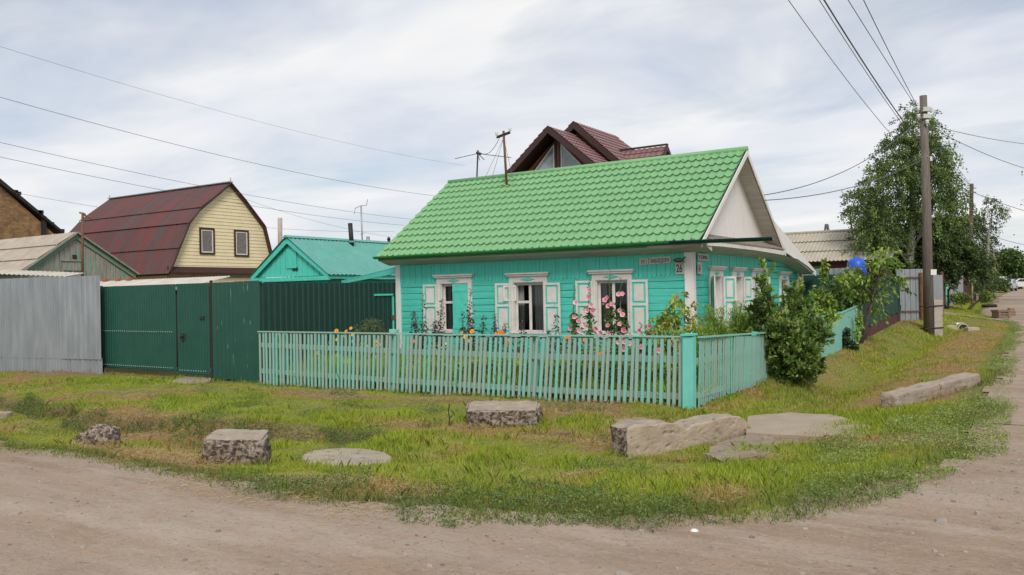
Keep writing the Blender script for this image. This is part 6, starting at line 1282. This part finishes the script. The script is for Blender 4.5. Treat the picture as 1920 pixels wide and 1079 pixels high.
for lab, px, py, sz, sd in (('grey flat stone half buried in the right part of the dirt road', 1556, 1030, 34, 31), ('small grey stone on the dirt road near the right edge', 1880, 1040, 16, 32), ('dark stone near the bottom right of the dirt road', 1875, 1000, 22, 33), ('flat pale clod at the left edge of the dirt road', 22, 966, 26, 34), ('dark lump on the dirt road below the grass edge', 481, 944, 10, 35)):
    rk(lab, px, py, sz, sz * .16, sz * .0035 + .03, m_grav if sd != 33 else m_gravd, sd, random.uniform(-.5, .5), name='stone', cat='stone', amp=.012, sub=2)

# ================================================================== GRASS
def blades(name, lab, x, y, h, wd, c, zoff=-.01, bend=.5):
    n = len(x); z = gz(x, y) + zoff; a = RNG.uniform(0, 2 * math.pi, n); ln = RNG.uniform(.15, bend, n) * h; a2 = RNG.uniform(0, 2 * math.pi, n)
    sx, sy = np.cos(a2) * wd / 2, np.sin(a2) * wd / 2; dx, dy = np.cos(a) * ln, np.sin(a) * ln
    v = np.stack([np.stack([x - sx, y - sy, z], -1), np.stack([x + sx, y + sy, z], -1), np.stack([x + sx * .8 + dx * .35, y + sy * .8 + dy * .35, z + h * .6], -1), np.stack([x + dx, y + dy, z + h * .97], -1), np.stack([x - sx * .8 + dx * .35, y - sy * .8 + dy * .35, z + h * .6], -1)], 1).reshape(-1, 3)
    me = bpy.data.meshes.new(name); raw_mesh(me, v, np.arange(5 * n).reshape(n, 5)); cc = np.repeat(c, 5, 0).reshape(n, 5, 3); cc[:, :2] *= .75; set_col(me, np.clip(cc.reshape(-1, 3), 0, 1)); me.materials.append(m_grass)  # blade feet darker: shade low in the grass painted into the colour
    return tag(put(bpy.data.objects.new(name, me)), lab, 'grass', kind='stuff')
def scatter(x0, x1, y0, y1, dens):
    n = int((x1 - x0) * (y1 - y0) * dens); x = RNG.uniform(x0, x1, n); y = RNG.uniform(y0, y1, n); Y = (x - CAM.x) * FWD.x + (y - CAM.y) * FWD.y; X = (x - CAM.x) * FWD.y - (y - CAM.y) * FWD.x
    k = (Y > 3) & (np.abs(X) < Y * .66 + 1.5); return x[k], y[k], Y[k]
X_, Y_, D_ = [], [], []
for args in ((-22, 6, -12.6, -4.3, 2600), (1.75, 6.2, -6, 14, 1500), (1.75, 6.4, 14, 50, 350)):
    x, y, d = scatter(*args); keep = RNG.random(len(x)) < np.clip((9.0 / d) ** (1.0 if args[4] > 400 else 0), .12, 1); e = edge_d(x, y)
    keep &= (e > -.02 + .25 * RNG.random(len(x)) ** 2 - .12); keep &= ~((x < 1.72) & (y > -4.62)); keep &= ~((x < 2.2) & (y > 9) & (x < 1.8)); keep &= ~(np.abs(y - 24.3 + .25 * (x - 3)) < .9)
    keep &= ~((y < -5.15) & (y > -5.6) & (x > -8.3) & (x < .8) & (RNG.random(len(x)) < .75))
    keep &= ~((np.abs(y - bank_y(x) + .03) < .13) & (x < -1.2) & (RNG.random(len(x)) < .7))
    X_.append(x[keep]); Y_.append(y[keep]); D_.append(d[keep])
x = np.concatenate(X_); y = np.concatenate(Y_); d = np.concatenate(D_); k = RNG.random(len(x)); c = gcolor(x, y, k)
dryness = np.clip((c[:, 0] - c[:, 1]) / .15, 0, 1); cl = fbm(x * 1.3, y * 1.3, 71); hh = (.035 + .085 * sm(.35, .7, cl) * RNG.uniform(.4, 1.3, len(x))) * (1 - .45 * dryness) * (.6 + .4 * sm(0, 1.0, edge_d(x, y)))
bad = np.zeros(len(x), bool)
# mown sward near the fence on the left stays short
hh *= 1 - .55 * np.exp(-(((x - 2.9) / .9) ** 2 + ((y + 9.0) / .55) ** 2))
hh *= 1 - .45 * sm(-7.8, -6.4, y) * (1 - sm(-2, 1, x)) * (y < 0)
blades('grass', 'rough sunlit grass of the verge between the fence and the road', x, y, hh, np.clip(.0055 * d / 8, .005, .03) * RNG.uniform(.7, 1.3, len(x)), c)
# taller tufts
n = 1100; tx = RNG.uniform(-14, 6, n); ty_ = RNG.uniform(-12.5, -5.2, n); ok = (edge_d(tx, ty_) > .1) & (vnoise(tx * .8, ty_ * .8, 15) > .45); tx, ty_ = tx[ok], ty_[ok]; q = 34
x = np.repeat(tx, q) + RNG.normal(0, .05, len(tx) * q); y = np.repeat(ty_, q) + RNG.normal(0, .05, len(tx) * q); k = RNG.random(len(x)); c = gcolor(x, y, k)
blades('grass_tufts', 'taller grass tufts standing up in the verge', x, y, RNG.uniform(.05, .15, len(x)), np.full(len(x), .006), c * np.array([.92, 1.02, .95]), bend=.8)
# tufts hugging stones and fence feet
sx_ = []
for o in list(S.objects):
    if o.type == 'MESH' and o.parent is None and o.get('category') in ('concrete block', 'concrete slab', 'concrete disc', 'concrete beam', 'slab'):
        bb = [o.matrix_basis @ Vector(c) for c in o.bound_box]; x0, x1 = min(b.x for b in bb), max(b.x for b in bb); y0, y1 = min(b.y for b in bb), max(b.y for b in bb); n = int(220 * (x1 - x0 + y1 - y0))
        t_ = RNG.random(n); sd = RNG.integers(0, 4, n); 
        px2 = np.where(sd < 2, x0 + (x1 - x0) * t_, np.where(sd == 2, x0, x1)); py2 = np.where(sd >= 2, y0 + (y1 - y0) * t_, np.where(sd == 0, y0, y1))
        M3 = o.matrix_basis.to_3x3(); lb = o.bound_box; lx0, lx1 = min(b[0] for b in lb), max(b[0] for b in lb); ly0, ly1 = min(b[1] for b in lb), max(b[1] for b in lb)
        lx = np.where(sd < 2, lx0 + (lx1 - lx0) * t_, np.where(sd == 2, lx0, lx1)); ly_ = np.where(sd >= 2, ly0 + (ly1 - ly0) * t_, np.where(sd == 0, ly0, ly1)); lx = lx * .98 + RNG.normal(0, .03, n); ly_ = ly_ * .98 + RNG.normal(0, .03, n)
        A2 = np.array(M3); sx_.append(np.stack([A2[0, 0] * lx + A2[0, 1] * ly_ + o.location.x, A2[1, 0] * lx + A2[1, 1] * ly_ + o.location.y], -1))
n = 1800; xf = RNG.uniform(-8.5, 1.7, n); sx_.append(np.stack([xf, -4.68 + RNG.normal(0, .06, n)], -1)); n = 700; sx_.append(np.stack([np.full(n, 1.86) + RNG.normal(0, .06, n), RNG.uniform(-4.4, 0, n)], -1))
n = 1200; xf = RNG.uniform(-19, -8.9, n); sx_.append(np.stack([xf, np.where(xf > -15.2, -4.36, -4.5 + (xf + 15.1) * .16) + RNG.normal(0, .07, n) - .08, ], -1))
q = np.concatenate(sx_); x, y = q[:, 0], q[:, 1]; ok = edge_d(x, y) > .02; x, y = x[ok], y[ok]; k = RNG.random(len(x))
blades('edge_grass', 'grass grown up around the stones and along the fence feet', x, y, RNG.uniform(.04, .13, len(x)), np.full(len(x), .007), gcolor(x, y, k) * .85, bend=.9)
# dry straw lying on the bare patches
x, y, d = scatter(-14, 6, -12.5, -4.5, 900); c = gcolor(x, y, np.full(len(x), .5)); ok = ((c[:, 0] > c[:, 1] * 1.02) | (RNG.random(len(x)) < .06)) & (edge_d(x, y) > -.1); x, y = x[ok], y[ok]; n = len(x); a = RNG.uniform(0, 6.28, n)
P0 = np.stack([x, y, gz(x, y) + RNG.uniform(.01, .04, n)], -1); k = RNG.random(n)
tag(leaf_obj('straw', P0, np.stack([np.cos(a), np.sin(a), RNG.uniform(-.1, .3, n)], -1), rdir(n, 2), RNG.uniform(.05, .14, n), RNG.uniform(.003, .006, n), np.stack([.40 + .18 * k, .29 + .14 * k, .13 + .09 * k], -1), m_grass), 'dry straw lying on the worn patches of the verge', 'straw', kind='stuff')
x, y, d = scatter(-10, 3, -13.4, -11.5, 1100); e = edge_d(x, y); ok = (e > -.55) & (e < .08) & (RNG.random(len(x)) < .8 * sm(.40, .62, fbm(x * 1.5, y * 1.5, 95)) * sm(-.55, -.1, e)); x, y = x[ok], y[ok]; n = len(x); a = RNG.uniform(0, 6.28, n); k = RNG.random(n)
tag(leaf_obj('loose_straw', np.stack([x, y, rz(x, y) + RNG.uniform(.003, .015, n)], -1), np.stack([np.cos(a), np.sin(a), RNG.uniform(-.03, .12, n)], -1), rdir(n, 2), RNG.uniform(.04, .13, n), RNG.uniform(.003, .006, n), np.stack([.46 + .2 * k, .33 + .16 * k, .16 + .1 * k], -1), m_grass), 'loose dry straw strewn on the dirt along the grass edge', 'straw', kind='stuff')
# low leafy weeds at the road edge (thick at the corner), in the ditch and in scattered clumps
X_, Y_ = [], []
x, y, d = scatter(-9, 6.1, -12.8, 4, 1100); e = edge_d(x, y); cl = fbm(x * 1.1, y * 1.1, 81); tk = sm(-.5, 2.2, x) * (1 - sm(-6, -3, y)); cn = sm(3.2, 4.6, x) * (1 - sm(-7, -5, y))
ok = (e > -.12 - .12 * sm(.55, .7, cl)) & (e < .22 + .75 * tk * sm(.35, .65, cl) + .75 * cn * sm(.3, .6, vnoise(x * 2.3, y * 2.3, 88))) & (RNG.random(len(x)) < (.06 + .5 * tk - .18 * cn) * sm(.38, .58, cl + .06 * tk)); X_.append(x[ok]); Y_.append(y[ok])
x, y, d = scatter(5.0, 6.4, 0, 30, 300); e = edge_d(x, y); ok = (e > -.05) & (e < .35) & (vnoise(x * 1.4, y * .9, 83) > .35); X_.append(x[ok]); Y_.append(y[ok])
x, y, d = scatter(-14, -1.2, -9.5, -8.2, 900); ok = (np.abs(y - bank_y(x) + .08) < .05 + .22 * vnoise(x * 1.6, y * 0, 84)) & (vnoise(x * 1.1, y * 1.6, 87) > .38); X_.append(x[ok]); Y_.append(y[ok])
x, y, d = scatter(-10, 5.4, -12, -5, 260); ok = (vnoise(x * 1.7, y * 1.7, 85) > .78) & (edge_d(x, y) > .2); X_.append(x[ok]); Y_.append(y[ok])
x = np.concatenate(X_); y = np.concatenate(Y_); q = 8; x = np.repeat(x, q) + RNG.normal(0, .02, len(x) * q); y = np.repeat(y, q) + RNG.normal(0, .02, len(y) * q); n = len(x); z = gz(x, y) + RNG.random(n) * (.03 + .16 * vnoise(x * 2.6, y * 2.6, 86) ** 1.5); k = RNG.random(n)
corner = sm(3.2, 5, x) * sm(-11, -9, y); gc = np.stack([.10 + .10 * k, .16 + .12 * k, .035 + .03 * k], -1); sc = np.stack([.25 + .18 * k, .33 + .18 * k, .085 + .06 * k], -1); c = gc * (1 - corner[:, None] * .8) + sc * corner[:, None] * .8
tag(leaf_obj('weeds', np.stack([x, y, z], -1), rdir(n, .25), rdir(n, 1.0), RNG.uniform(.012, .032, n), RNG.uniform(.007, .017, n), c * RNG.uniform(.6, 1.12, (n, 1)), m_leaf, fold=.12), 'low leafy weeds thick along the road edge', 'weeds', kind='stuff')
